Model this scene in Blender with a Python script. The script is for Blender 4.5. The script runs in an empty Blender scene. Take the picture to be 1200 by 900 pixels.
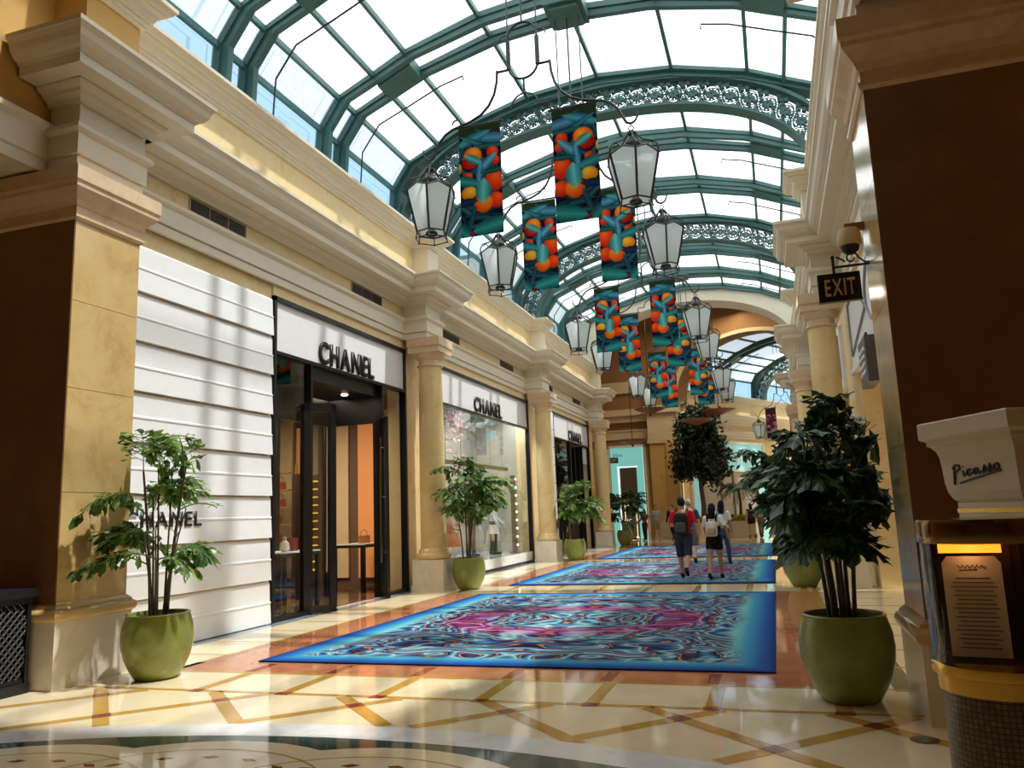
import bpy, bmesh, math, random
import numpy as np
from mathutils import Vector, Matrix
from math import sin, cos, pi, radians, sqrt
S = bpy.context.scene
COL = S.collection

# ---------------------------------------------------------------- camera, sky, sun, exposure
camd = bpy.data.cameras.new('camera'); cam = bpy.data.objects.new('camera', camd); COL.objects.link(cam)
camd.sensor_fit = 'HORIZONTAL'; camd.sensor_width = 36.0; camd.lens = 36.0 * 933 / 1200
camd.clip_start = 0.05; camd.clip_end = 400
RT = Vector((0.9495814, 0.31120949, -0.03799766)); UP = Vector((0.08600069, -0.14200822, 0.98612248)); FW = Vector((-0.3014947, 0.93967139, 0.16161259))
cam.matrix_world = Matrix(((RT.x, UP.x, -FW.x, 0), (RT.y, UP.y, -FW.y, 0), (RT.z, UP.z, -FW.z, 1.55), (0, 0, 0, 1)))
S.camera = cam
S.view_settings.view_transform = 'Standard'
try: S.view_settings.look = 'None'
except Exception: pass
S.view_settings.gamma = 1.0
S.view_settings.use_curve_mapping = False
S.view_settings.exposure = 0.15
try:
    S.cycles.max_bounces = 8; S.cycles.diffuse_bounces = 5; S.cycles.glossy_bounces = 4; S.cycles.transmission_bounces = 4
    S.cycles.transparent_max_bounces = 16; S.cycles.caustics_reflective = False; S.cycles.caustics_refractive = False
    S.cycles.sample_clamp_indirect = 6.0
except Exception: pass

W = bpy.data.worlds.new('sky'); S.world = W; W.use_nodes = True
wn, wl = W.node_tree.nodes, W.node_tree.links; wn.clear()
wo = wn.new('ShaderNodeOutputWorld'); wb = wn.new('ShaderNodeBackground'); wc = wn.new('ShaderNodeTexCoord')
ws = wn.new('ShaderNodeSeparateXYZ'); wr = wn.new('ShaderNodeValToRGB')
wl.new(wc.outputs['Generated'], ws.inputs[0]); wl.new(ws.outputs['Z'], wr.inputs[0]); wl.new(wr.outputs[0], wb.inputs[0]); wl.new(wb.outputs[0], wo.inputs[0])
wr.color_ramp.elements[0].position = 0.0; wr.color_ramp.elements[0].color = (0.62, 0.80, 0.95, 1)
wr.color_ramp.elements[1].position = 0.75; wr.color_ramp.elements[1].color = (0.95, 0.98, 1.0, 1)
wb.inputs[1].default_value = 1.25

sd = bpy.data.lights.new('sun', 'SUN'); sun = bpy.data.objects.new('sun', sd); COL.objects.link(sun)
sd.energy = 7.5; sd.angle = radians(2.0); sd.color = (1.0, 0.96, 0.90)
sun.rotation_euler = Vector((-0.46, -0.06, -1.0)).to_track_quat('-Z', 'Y').to_euler(); sun.location = (4, 12, 30)

def area(name, loc, rot, sx, sy, e, c):
    d = bpy.data.lights.new(name, 'AREA'); d.shape = 'RECTANGLE'; d.size = sx; d.size_y = sy; d.energy = e; d.color = c
    o = bpy.data.objects.new(name, d); o.location = loc; o.rotation_euler = rot; COL.objects.link(o); return o
# first shop's ceiling lamp; unseen fill lights added in window, rotunda and lobby
area('shop_ceiling_lamp', (-9.6, 13.6, 4.1), (0, 0, 0), 2.0, 3.0, 330, (1.0, 0.80, 0.58))
area('window_fill_light', (-8.10, 21.8, 4.84), (0, radians(-12), 0), 0.4, 7.2, 280, (0.98, 0.98, 0.96))  # unseen light added behind the fascia to brighten the show window
area('rotunda_fill_light', (-3.0, 40.0, 11.5), (0, 0, 0), 4.0, 4.0, 350, (1.0, 0.85, 0.66))  # fill light added to lift the rotunda, without a fixture
area('lobby_fill_light', (-2.5, -1.0, 8.6), (0, 0, 0), 4.0, 4.0, 15, (1.0, 0.80, 0.58))  # faint fill added for the lobby floor and walls

# ---------------------------------------------------------------- helpers
class MB:
    def __init__(s, T=None): s.v = []; s.f = []; s.m = []; s.T = T; s.uv = None
    def pt(s, p):
        s.v.append(tuple(s.T(*p)) if s.T else tuple(p)); return len(s.v) - 1
    def face(s, idx, m=0): s.f.append(tuple(idx)); s.m.append(m)
    def poly(s, pts, m=0): s.face([s.pt(p) for p in pts], m)
    def box(s, a, b, m=0):
        x0, y0, z0 = a; x1, y1, z1 = b
        i = [s.pt(p) for p in ((x0,y0,z0),(x1,y0,z0),(x1,y1,z0),(x0,y1,z0),(x0,y0,z1),(x1,y0,z1),(x1,y1,z1),(x0,y1,z1))]
        for q in ((0,3,2,1),(4,5,6,7),(0,1,5,4),(1,2,6,5),(2,3,7,6),(3,0,4,7)): s.face([i[k] for k in q], m)
        return s
    def cbox(s, c, d, m=0): return s.box([c[k]-d[k]/2 for k in range(3)], [c[k]+d[k]/2 for k in range(3)], m)
    def prism(s, pts, z0, z1, m=0):
        a = [s.pt((x, y, z0)) for x, y in pts]; b = [s.pt((x, y, z1)) for x, y in pts]; n = len(pts)
        s.face(a[::-1], m); s.face(b, m)
        for k in range(n): s.face((a[k], a[(k+1) % n], b[(k+1) % n], b[k]), m)
        return s
    def slab(s, pts, nrm, t, m=0):
        n = Vector(nrm).normalized() * t
        a = [s.pt(p) for p in pts]; b = [s.pt(tuple(Vector(p) + n)) for p in pts]; k_ = len(pts)
        s.face(a[::-1], m); s.face(b, m)
        for k in range(k_): s.face((a[k], a[(k+1) % k_], b[(k+1) % k_], b[k]), m)
        return s
    def tube(s, pts, r, seg=6, m=0, cap=True, sx=1.0):
        P = [Vector(p) for p in pts]; n = len(P)
        R = list(r) if isinstance(r, (list, tuple)) else [r] * n
        rings = []; prev = None
        for k in range(n):
            d = (P[min(k+1, n-1)] - P[max(k-1, 0)])
            if d.length < 1e-9: d = Vector((0, 0, 1))
            d.normalize()
            if prev is None:
                ref = Vector((0, 0, 1)) if abs(d.z) < 0.9 else Vector((0, 1, 0))
                u = d.cross(ref).normalized()
            else:
                u = (prev - d * prev.dot(d))
                u = u.normalized() if u.length > 1e-6 else d.orthogonal().normalized()
            prev = u; w = d.cross(u)
            rings.append([s.pt(tuple(P[k] + (u * cos(2*pi*j/seg) * sx + w * sin(2*pi*j/seg)) * R[k])) for j in range(seg)])
        for k in range(n-1):
            for j in range(seg): s.face((rings[k][j], rings[k][(j+1) % seg], rings[k+1][(j+1) % seg], rings[k+1][j]), m)
        if cap: s.face(rings[0][::-1], m); s.face(rings[-1], m)
        return s
    def lathe(s, prof, c=(0, 0), seg=32, m=0, cap=True):
        rings = []
        for r, z in prof: rings.append([s.pt((c[0] + r*cos(2*pi*j/seg), c[1] + r*sin(2*pi*j/seg), z)) for j in range(seg)])
        for k in range(len(prof)-1):
            for j in range(seg): s.face((rings[k][j], rings[k][(j+1) % seg], rings[k+1][(j+1) % seg], rings[k+1][j]), m)
        if cap: s.face(rings[0][::-1], m); s.face(rings[-1], m)
        return s
    def ball(s, c, r, seg=12, rings=8, m=0):
        rx, ry, rz = r if isinstance(r, (list, tuple)) else (r, r, r)
        R = []
        for i in range(1, rings):
            t = pi * i / rings
            R.append([s.pt((c[0] + rx*sin(t)*cos(2*pi*j/seg), c[1] + ry*sin(t)*sin(2*pi*j/seg), c[2] - rz*cos(t))) for j in range(seg)])
        a = s.pt((c[0], c[1], c[2]-rz)); b = s.pt((c[0], c[1], c[2]+rz))
        for j in range(seg):
            s.face((a, R[0][(j+1) % seg], R[0][j]), m); s.face((b, R[-1][j], R[-1][(j+1) % seg]), m)
        for i in range(len(R)-1):
            for j in range(seg): s.face((R[i][j], R[i][(j+1) % seg], R[i+1][(j+1) % seg], R[i+1][j]), m)
        return s
    def sweep(s, path, prof, side=1, closed=False):
        """extrude a profile [(offset, z, material)] along a plan polyline with mitred corners"""
        P = [Vector(p) for p in path]; n = len(P); rows = []
        def nrm(a, b):
            d = (b - a).normalized(); return Vector((d.y, -d.x)) * side
        for k in range(n):
            if k == 0: mv = nrm(P[0], P[1])
            elif k == n-1: mv = nrm(P[-2], P[-1])
            else:
                a, b = nrm(P[k-1], P[k]), nrm(P[k], P[k+1]); mv = (a + b) / max(0.2, 1 + a.dot(b))
            rows.append([s.pt((P[k].x + mv.x*q[0], P[k].y + mv.y*q[0], q[1])) for q in prof])
        for k in range(n-1):
            for j in range(len(prof)-1): s.face((rows[k][j], rows[k+1][j], rows[k+1][j+1], rows[k][j+1]), prof[j][2])
        return s
    def mesh(s, name, mats, smooth=None):
        me = bpy.data.meshes.new(name); me.from_pydata(s.v, [], s.f)
        for m in (mats if isinstance(mats, (list, tuple)) else [mats]): me.materials.append(m)
        if me.materials and len(me.materials) > 1: me.polygons.foreach_set('material_index', s.m)
        if smooth is not None:
            me.polygons.foreach_set('use_smooth', [True] * len(me.polygons)); me.set_sharp_from_angle(angle=radians(smooth))
        me.update(); return me
    def build(s, name, mats, parent=None, smooth=None, loc=None, rot=None):
        o = bpy.data.objects.new(name, s.mesh(name, mats, smooth)); COL.objects.link(o)
        if parent: o.parent = parent
        if loc: o.location = loc
        if rot: o.rotation_euler = rot
        return o

def tag(o, label=None, cat=None, group=None, kind=None):
    if label: o['label'] = label
    if cat: o['category'] = cat
    if group: o['group'] = group
    if kind: o['kind'] = kind
    return o
def thing(name, label, cat, loc=(0, 0, 0), rotz=0, group=None):
    o = bpy.data.objects.new(name, None); o.empty_display_size = 0.1; COL.objects.link(o)
    o.location = loc; o.rotation_euler = (0, 0, rotz); return tag(o, label, cat, group)
def struct(name, mb, mats, parent=None, smooth=None, label=None):
    o = mb.build(name, mats, parent, smooth)
    if parent is None: o['kind'] = 'structure'
    if label: o['label'] = label
    return o
def sroot(name, label=None):
    o = bpy.data.objects.new(name, None); COL.objects.link(o); o['kind'] = 'structure'
    if label: o['label'] = label
    return o
def dup(root, label, loc=None, rotz=None, group=None, scale=None):
    def cp(o, par):
        c = o.copy(); COL.objects.link(c)
        if par: c.parent = par
        for ch in list(o.children): cp(ch, c)
        return c
    r = cp(root, None)
    r['label'] = label
    if group: r['group'] = group
    if loc is not None: r.location = loc
    if rotz is not None: r.rotation_euler = (0, 0, rotz)
    if scale is not None: r.scale = scale if isinstance(scale, (list, tuple)) else (scale,)*3
    return r

# ---------------------------------------------------------------- materials
def lin(c): return tuple(((x/255)/12.92 if x/255 <= 0.04045 else ((x/255+0.055)/1.055)**2.4) for x in c)
def base_mat(name):
    m = bpy.data.materials.new(name); m.use_nodes = True
    n, l = m.node_tree.nodes, m.node_tree.links
    return m, n, l, n['Principled BSDF']
def ramp(n, stops, interp='LINEAR'):
    r = n.new('ShaderNodeValToRGB'); r.color_ramp.interpolation = interp
    e = r.color_ramp.elements
    while len(e) < len(stops): e.new(0.5)
    for k, (p, c) in enumerate(stops): e[k].position = p; e[k].color = (*c, 1)
    return r
def noise(n, l, scale, detail=4, rough=0.55, vec=None, dist=0.0):
    t = n.new('ShaderNodeTexNoise'); t.inputs['Scale'].default_value = scale; t.inputs['Detail'].default_value = detail
    t.inputs['Roughness'].default_value = rough; t.inputs['Distortion'].default_value = dist
    if vec is None:
        c = n.new('ShaderNodeTexCoord'); vec = c.outputs['Object']
    l.new(vec, t.inputs['Vector']); return t
def plain(name, rgb, rough=0.5, metal=0.0, spec=0.5, vary=0.06, vs=6.0, bump=0.0, bs=40.0, sss=0.0):
    """one colour with a little mottling of its own"""
    m, n, l, b = base_mat(name); c = lin(rgb)
    t = noise(n, l, vs)
    r = ramp(n, [(0.3, tuple(x*(1-vary) for x in c)), (0.7, tuple(min(1, x*(1+vary)) for x in c))])
    l.new(t.outputs['Fac'], r.inputs[0]); l.new(r.outputs[0], b.inputs['Base Color'])
    b.inputs['Roughness'].default_value = rough; b.inputs['Metallic'].default_value = metal
    b.inputs['Specular IOR Level'].default_value = spec
    if bump:
        t2 = noise(n, l, bs); bp = n.new('ShaderNodeBump'); bp.inputs['Strength'].default_value = bump; bp.inputs['Distance'].default_value = 0.01
        l.new(t2.outputs['Fac'], bp.inputs['Height']); l.new(bp.outputs[0], b.inputs['Normal'])
    return m
def marble(name, c1, c2, c3, scale=1.6, rough=0.12, spec=0.5):
    m, n, l, b = base_mat(name)
    t = noise(n, l, scale, 8, 0.62, dist=1.2)
    t2 = noise(n, l, scale*7, 6, 0.7)
    r = ramp(n, [(0.28, lin(c3)), (0.48, lin(c1)), (0.75, lin(c2))])
    mx = n.new('ShaderNodeMath'); mx.operation = 'MULTIPLY_ADD'; mx.inputs[1].default_value = 0.3; 
    l.new(t2.outputs['Fac'], mx.inputs[0]); 
    ml = n.new('ShaderNodeMath'); ml.operation = 'MULTIPLY'; ml.inputs[1].default_value = 0.72
    l.new(t.outputs['Fac'], ml.inputs[0]); l.new(ml.outputs[0], mx.inputs[2])
    l.new(mx.outputs[0], r.inputs[0]); l.new(r.outputs[0], b.inputs['Base Color'])
    b.inputs['Roughness'].default_value = rough; b.inputs['Specular IOR Level'].default_value = spec
    return m
def emit(name, rgb, st):
    m, n, l, b = base_mat(name)
    b.inputs['Base Color'].default_value = (*lin(rgb), 1); b.inputs['Emission Color'].default_value = (*lin(rgb), 1); b.inputs['Emission Strength'].default_value = st
    return m
def glass(name, tint=(1, 1, 1), refl=1.0, rough=0.0):
    m = bpy.data.materials.new(name); m.use_nodes = True; n, l = m.node_tree.nodes, m.node_tree.links; n.clear()
    o = n.new('ShaderNodeOutputMaterial'); mx = n.new('ShaderNodeMixShader'); t = n.new('ShaderNodeBsdfTransparent'); g = n.new('ShaderNodeBsdfGlossy')
    f = n.new('ShaderNodeFresnel'); gb = n.new('ShaderNodeNewGeometry'); mb_ = n.new('ShaderNodeMath'); mb_.operation = 'MULTIPLY_ADD'; mb_.inputs[1].default_value = 1/1.45 - 1.45; mb_.inputs[2].default_value = 1.45
    l.new(gb.outputs['Backfacing'], mb_.inputs[0]); l.new(mb_.outputs[0], f.inputs['IOR'])
    ml = n.new('ShaderNodeMath'); ml.operation = 'MULTIPLY'; ml.inputs[1].default_value = refl; ml.use_clamp = True
    t.inputs[0].default_value = (*tint, 1); g.inputs['Roughness'].default_value = rough
    l.new(f.outputs[0], ml.inputs[0]); l.new(ml.outputs[0], mx.inputs[0]); l.new(t.outputs[0], mx.inputs[1]); l.new(g.outputs[0], mx.inputs[2]); l.new(mx.outputs[0], o.inputs[0])
    return m
def frosted(name, rgb, transp, etched=False):
    """white frosted glass: part of the light goes straight through, the rest is scattered"""
    m = bpy.data.materials.new(name); m.use_nodes = True; n, l = m.node_tree.nodes, m.node_tree.links; n.clear()
    o = n.new('ShaderNodeOutputMaterial'); mx = n.new('ShaderNodeMixShader'); t = n.new('ShaderNodeBsdfTransparent'); g = n.new('ShaderNodeBsdfTranslucent')
    c = lin(rgb); g.inputs[0].default_value = (*c, 1); t.inputs[0].default_value = (*c, 1)
    mx.inputs[0].default_value = 1 - transp
    l.new(t.outputs[0], mx.inputs[1]); l.new(g.outputs[0], mx.inputs[2])
    if not etched: l.new(mx.outputs[0], o.inputs[0]); return m
    # etched border and motif drawn from each pane's own UVs
    uv = n.new('ShaderNodeUVMap'); sp = n.new('ShaderNodeSeparateXYZ'); l.new(uv.outputs[0], sp.inputs[0])
    def M(op, a, b=None):
        k = n.new('ShaderNodeMath'); k.operation = op
        for i, v in enumerate((a, b)):
            if v is None: continue
            if isinstance(v, (int, float)): k.inputs[i].default_value = v
            else: l.new(v, k.inputs[i])
        return k.outputs[0]
    u = M('ABSOLUTE', M('SUBTRACT', sp.outputs[0], 0.5)); v = M('ABSOLUTE', M('SUBTRACT', sp.outputs[1], 0.5))
    notch = M('MULTIPLY', M('LESS_THAN', u, 0.08), 0.12)
    d1 = M('MAXIMUM', M('MULTIPLY', u, 1.0), M('ADD', v, notch))
    ln = M('MULTIPLY', M('GREATER_THAN', d1, 0.33), M('LESS_THAN', d1, 0.35))
    ln2 = M('MULTIPLY', M('GREATER_THAN', d1, 0.435), M('LESS_THAN', d1, 0.445))
    vo = n.new('ShaderNodeTexVoronoi'); vo.inputs['Scale'].default_value = 9; l.new(uv.outputs[0], vo.inputs['Vector'])
    dots = M('MULTIPLY', M('LESS_THAN', vo.outputs['Distance'], 0.28), M('LESS_THAN', d1, 0.2))
    a = M('MINIMUM', M('ADD', M('ADD', ln, ln2), M('MULTIPLY', dots, 0.5)), 1.0)
    cm = n.new('ShaderNodeMix'); cm.data_type = 'RGBA'; l.new(M('MULTIPLY', a, 0.42), cm.inputs[0]); cm.inputs[6].default_value = (*c, 1); cm.inputs[7].default_value = (*lin((120, 150, 175)), 1)
    l.new(cm.outputs[2], t.inputs[0]); l.new(cm.outputs[2], g.inputs[0]); l.new(mx.outputs[0], o.inputs[0])
    return m

M_ = {}
M_['cream'] = plain('cream_moulding_paint', (217, 206, 184), 0.45, vary=0.03)
M_['white'] = plain('white_panel', (230, 232, 233), 0.35, vary=0.02)
M_['whiteframe'] = plain('white_paint', (240, 238, 232), 0.4, vary=0.02)
M_['yellow'] = marble('yellow_stone_plaster', (224, 200, 150), (232, 212, 170), (204, 174, 120), 2.2, 0.5, 0.3)
M_['column'] = marble('honey_marble', (224, 196, 140), (234, 212, 164), (202, 166, 106), 1.1, 0.25)
M_['pier'] = marble('tan_marble', (205, 174, 116), (220, 194, 140), (172, 138, 84), 0.9, 0.12)
M_['shadepier'] = marble('shaded_pier_marble', (118, 82, 54), (130, 92, 64), (100, 68, 42), 0.9, 0.15)  # pier marble darkened: lobby shade put into the colour of the front faces
M_['plinth'] = marble('pale_plinth_stone', (224, 214, 198), (236, 228, 214), (204, 190, 170), 1.4, 0.2)
M_['capstone'] = marble('rosy_cap_stone', (214, 186, 150), (230, 206, 174), (190, 156, 120), 1.8, 0.3)
M_['ochre'] = plain('ochre_paint', (206, 164, 92), 0.7, vary=0.05, vs=1.2)
M_['brownwall'] = plain('brown_plaster', (150, 108, 62), 0.7, vary=0.06)
M_['tanwall'] = plain('tan_plaster', (212, 190, 148), 0.6, vary=0.05)
M_['fcream'] = marble('cream_floor_marble', (240, 222, 184), (246, 232, 200), (226, 202, 156), 1.3, 0.06, 0.6)
M_['fochre'] = marble('ochre_floor_marble', (196, 152, 70), (210, 170, 92), (170, 124, 48), 4, 0.06, 0.6)
M_['fred'] = marble('red_floor_marble', (140, 62, 44), (164, 84, 60), (110, 42, 32), 6, 0.06, 0.6)
M_['fterra'] = marble('terracotta_floor_marble', (196, 126, 88), (212, 146, 110), (170, 98, 66), 2.5, 0.06, 0.6)
M_['fwhite'] = marble('white_floor_marble', (232, 232, 230), (242, 242, 240), (196, 198, 202), 2.2, 0.06, 0.6)
M_['fgreen'] = marble('green_floor_marble', (62, 82, 76), (80, 100, 92), (42, 60, 56), 4, 0.06, 0.6)
M_['fgrey'] = marble('blue_grey_floor_marble', (138, 150, 162), (158, 168, 178), (112, 124, 138), 2.5, 0.08, 0.6)
M_['teal'] = plain('verdigris_painted_steel', (58, 98, 95), 0.45, vary=0.12, vs=3)
M_['iron'] = plain('dark_wrought_iron', (58, 62, 62), 0.4, 0.5, vary=0.1)
M_['darkiron'] = plain('black_metal_frame', (24, 24, 26), 0.3, 0.3)
M_['black'] = plain('black_lacquer', (14, 14, 15), 0.35)
M_['signwhite'] = plain('white_sign_fascia', (222, 222, 222), 0.45, vary=0.02)
M_['pot'] = plain('olive_glazed_ceramic', (128, 138, 70), 0.22, vary=0.12, vs=5, spec=0.6)
M_['soil'] = plain('dark_potting_moss', (44, 48, 26), 0.9, vary=0.4, vs=40, bump=0.8)
M_['stem'] = plain('brown_cane_stem', (74, 64, 44), 0.6, vary=0.2, vs=20)
M_['greystem'] = plain('grey_brown_trunk', (92, 74, 54), 0.8, vary=0.2, vs=12, bump=0.4)
M_['gold'] = plain('polished_brass', (212, 168, 80), 0.18, 1.0, vary=0.06)
M_['chrome'] = plain('polished_steel', (190, 186, 180), 0.12, 1.0, vary=0.03)
M_['darkwood'] = plain('dark_wood', (52, 34, 24), 0.4, vary=0.2)
M_['copper'] = plain('copper_brown_shade', (142, 92, 68), 0.4, vary=0.08)
M_['vent'] = plain('dark_vent_metal', (38, 32, 26), 0.5)
M_['ventframe'] = plain('brass_vent_frame', (176, 150, 96), 0.45)
M_['glass'] = glass('clear_shop_glass', (0.88, 0.90, 0.89), 1.0)
M_['doorglass'] = glass('door_glass', (0.8, 0.82, 0.82), 0.9)
M_['lampglass'] = frosted('frosted_lamp_glass', (240, 244, 244), 0.28)
M_['sky_pane'] = frosted('frosted_skylight_glass', (246, 250, 252), 0.55)
M_['etched'] = frosted('etched_skylight_glass', (222, 236, 246), 0.60, True)
M_['sky_tinted_pane'] = frosted('sky_tinted_skylight_glass', (186, 218, 242), 0.75, True)  # the sky's blue is put into the tint of the lowest panes
def leafmat(name, c1, c2, c3, tr=0.25):
    m, n, l, b = base_mat(name)
    gi = n.new('ShaderNodeNewGeometry'); r = ramp(n, [(0.0, lin(c1)), (0.5, lin(c2)), (1.0, lin(c3))])
    l.new(gi.outputs['Random Per Island'], r.inputs[0]); l.new(r.outputs[0], b.inputs['Base Color'])
    b.inputs['Roughness'].default_value = 0.32; b.inputs['Specular IOR Level'].default_value = 0.5
    t = n.new('ShaderNodeBsdfTranslucent'); l.new(r.outputs[0], t.inputs[0]); mx = n.new('ShaderNodeMixShader'); mx.inputs[0].default_value = tr
    l.new(b.outputs[0], mx.inputs[1]); l.new(t.outputs[0], mx.inputs[2]); l.new(mx.outputs[0], n['Material Output'].inputs[0])
    return m
M_['leaf'] = leafmat('sunlit_palm_leaf', (52, 90, 40), (92, 132, 58), (150, 176, 92))  # for palms in the sun: its brightening put into lighter, yellower leaf colours
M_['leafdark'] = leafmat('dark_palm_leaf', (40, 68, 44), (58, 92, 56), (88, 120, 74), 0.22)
M_['treeleaf'] = leafmat('dark_tree_leaf', (24, 40, 24), (36, 56, 32), (50, 72, 40), 0.12)
M_['flower'] = leafmat('yellow_flower', (200, 150, 20), (230, 186, 40), (90, 110, 40), 0.1)
# ================================================================ SETTING
XC = -2.94                      # centre line of the glass vault
XM = -6.04                      # mirror: right x = XM - left x
PITCH = 9.28
CY = [16.35, 25.63, 34.9]       # column centres along the gallery

# ---------------- floor (inlaid marble: every colour is its own piece in one mesh)
f = MB(); LZ = [0.0]
def fq(x0, y0, x1, y1, m, z): f.poly([(x0, y0, z), (x1, y0, z), (x1, y1, z), (x0, y1, z)], m)
def strip(p, q, w, m, z):
    a, b = Vector(p), Vector(q); d = (b - a).normalized(); n = Vector((-d.y, d.x)) * w / 2
    f.poly([(*(a+n), z), (*(a-n), z), (*(b-n), z), (*(b+n), z)], m)
fq(-20, -10, 26, 95, 0, 0)
# terracotta carpet surround
fq(-6.42, 7.55, 0.50, 36.2, 3, .0010)
for y in (15.42, 24.33): fq(-6.42, y, 0.5, y+1.62, 0, .0016)
fq(-6.42, 7.47, .5, 7.55, 1, .0016); fq(-6.5, 7.47, -6.42, 36.2, 1, .0016); fq(0.5, 7.47, .58, 36.2, 1, .0016)
for y in (15.42, 16.96, 24.33, 25.87): fq(-6.42, y, .5, y+.08, 1, .0022)
xs = [-.605 + .965*k for k in range(-12, 6)]
for x in xs:
    fq(x-.06, 6.70, x+.06, 7.47, 1, .0016)
    fq(x-.07, 6.60, x+.07, 6.71, 2, .0028)
    if -6.4 < x < .4:
        strip((x-.06, 7.55), (x-.06, 8.0), .11, 2, .0016)
        for y in (15.5, 24.41): strip((x, y), (x, y+1.46), .12, 1, .0022)
fq(-20, 6.62, 8, 6.69, 1, .0022)
# joint lines in the side aisles
for k in range(30):
    y = 7.5 + k*.97
    fq(-7.7, y, -6.5, y+.03, 1, .0016); fq(.58, y, 1.66, y+.05, 1, .0016)
fq(.80, 7.47, .98, 36, 5, .0010); fq(-7.7, 7.3, -7.45, 36, 6, .0012)
# diagonal lattice in front, clipped by the round medallion
R0, CX0, CY0 = 7.0, XC, -1.27
for k in range(-9, 10):
    x = -.82 + 1.36*k
    for sgn in (1, -1):
        a = Vector((x - sgn*.29, 6.62)); b = Vector((x + sgn*2.6, 3.73))
        pts = [a + (b-a)*t/60 for t in range(61)]
        keep = [p for p in pts if (p - Vector((CX0, CY0))).length > R0 - .01]
        if len(keep) > 1: strip(keep[0], keep[-1], .125, 1, .0016 + .0006*(sgn > 0))
    for (cx, cy) in ((x, 6.33), (x+.68, 5.655)):
        if (Vector((cx, cy)) - Vector((CX0, CY0))).length > R0 + .12:
            f.poly([(cx-.1, cy, .0030), (cx, cy-.1, .0030), (cx+.1, cy, .0030), (cx, cy+.1, .0030)], 2)
def ring(r0, r1, m, z, a0=0, a1=2*pi, n=128, cx=CX0, cy=CY0):
    for k in range(n):
        a, b = a0+(a1-a0)*k/n, a0+(a1-a0)*(k+1)/n
        f.poly([(cx+r0*cos(a), cy+r0*sin(a), z), (cx+r1*cos(a), cy+r1*sin(a), z), (cx+r1*cos(b), cy+r1*sin(b), z), (cx+r0*cos(b), cy+r0*sin(b), z)], m)
ring(6.66, 7.0, 4, .0034); ring(5.6, 6.66, 5, .0028)
nl = 28
for k in range(nl):
    a = pi/2 + (k + .62)*2*pi/nl; c = Vector((CX0 + 5.18*cos(a), CY0 + 5.18*sin(a)))
    f.poly([(c.x + 1.34*cos(t*2*pi/40)*1.0, c.y + 1.34*sin(t*2*pi/40), .0032 + (k % 2)*.0003) for t in range(40)], 0)
    for q in range(9):
        b = a - pi*.42 + q*pi*.84/8; e = Vector((c.x + .95*cos(b), c.y + .95*sin(b))); t_ = Vector((-sin(b), cos(b)))*.07; n_ = Vector((cos(b), sin(b)))*.035
        f.poly([(*(e+t_), .0046), (*(e+n_), .0046), (*(e-t_), .0046), (*(e-n_), .0046)], 2)
    ring(.60, .63, 1, .0044, 0, 2*pi, 28, c.x, c.y); ring(1.12, 1.14, 1, .0044, 0, 2*pi, 40, c.x, c.y)
# rotunda and far gallery paving
fq(-14, 36.2, 10, 36.7, 1, .0010); fq(-5.9, 41.2, 6, 50, 6, .0012); fq(-9, 36.7, 6, 37.6, 3, .0012)
struct('floor', f, [M_['fcream'], M_['fochre'], M_['fred'], M_['fterra'], M_['fwhite'], M_['fgreen'], M_['fgrey']])

# ---------------- left wall
w = MB(); y, c = 0, 1
w.box((-8.15, 7.3, 0), (-7.74, 11.1, 5.6)); w.box((-8.15, 11.1, 5.33), (-7.7, 16.12, 5.6)); w.box((-8.15, 16.12, 0), (-7.7, 17.82, 5.6))
w.box((-8.15, 17.82, 5.31), (-7.7, 25.6, 5.6)); w.box((-8.15, 25.6, 0), (-7.7, 28.8, 5.6)); w.box((-8.15, 28.8, 5.33), (-7.7, 34.85, 5.6)); w.box((-8.15, 34.85, 0), (-7.7, 35.6, 5.6))
w.box((-8.15, 7.3, 5.6), (-7.7, 35.6, 6.9)); w.box((-8.35, 7.0, 6.7), (-7.44, 35.6, 7.95))
struct('wall_left', w, [M_['yellow']])
w = MB()
w.box((1.66, 15.75, 0), (2.1, 17.9, 5.6)); w.box((1.66, 7.3, 5.3), (2.1, 15.75, 5.6)); w.box((1.66, 7.3, 0), (2.1, 8.3, 5.6))
w.box((2.5, 8.3, 0), (2.7, 15.75, 5.5)); w.box((1.66, 17.9, 5.3), (2.1, 25.2, 5.6)); w.box((1.66, 25.2, 0), (2.1, 27.0, 5.6)); w.box((1.66, 27, 5.3), (2.1, 34.6, 5.6)); w.box((1.66, 34.6, 0), (2.1, 35.6, 5.6))
w.box((2.3, 17.9, 0), (2.7, 34.6, 5.5)); w.box((1.66, 7.3, 5.6), (2.1, 35.6, 6.9)); w.box((XM+7.44, 7.0, 6.7), (2.35, 35.6, 7.95))
w.box((1.66, 8.3, 3.9), (2.5, 15.75, 3.97))
struct('wall_right', w, [M_['yellow']])

# ---------------- entablatures: one mitred sweep each side (cream, with the yellow frieze)
ENT = [(0, 5.52, 0), (.06, 5.52, 0), (.06, 5.64, 0), (.05, 5.645, 2), (.05, 5.651, 0), (.09, 5.66, 0), (.09, 5.90, 0), (.11, 5.91, 0), (.145, 5.94, 0), (.145, 5.98, 0), (.12, 6.01, 0), (.03, 6.02, 1), (.03, 6.27, 0),
       (.08, 6.27, 0), (.09, 6.31, 0), (.14, 6.34, 0), (.16, 6.34, 0), (.17, 6.38, 0), (.22, 6.40, 0), (.25, 6.43, 0), (.25, 6.45, 0), (.48, 6.45, 0), (.48, 6.56, 0), (.50, 6.565, 0), (.51, 6.59, 0), (.56, 6.61, 0), (.61, 6.67, 0), (.63, 6.74, 0), (.66, 6.78, 0), (.68, 6.79, 0), (.68, 6.84, 0), (.2, 6.88, 0), (-.3, 6.90, 0)]
BLK = [(o, z, 0) for o, z, m in ENT]
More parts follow.
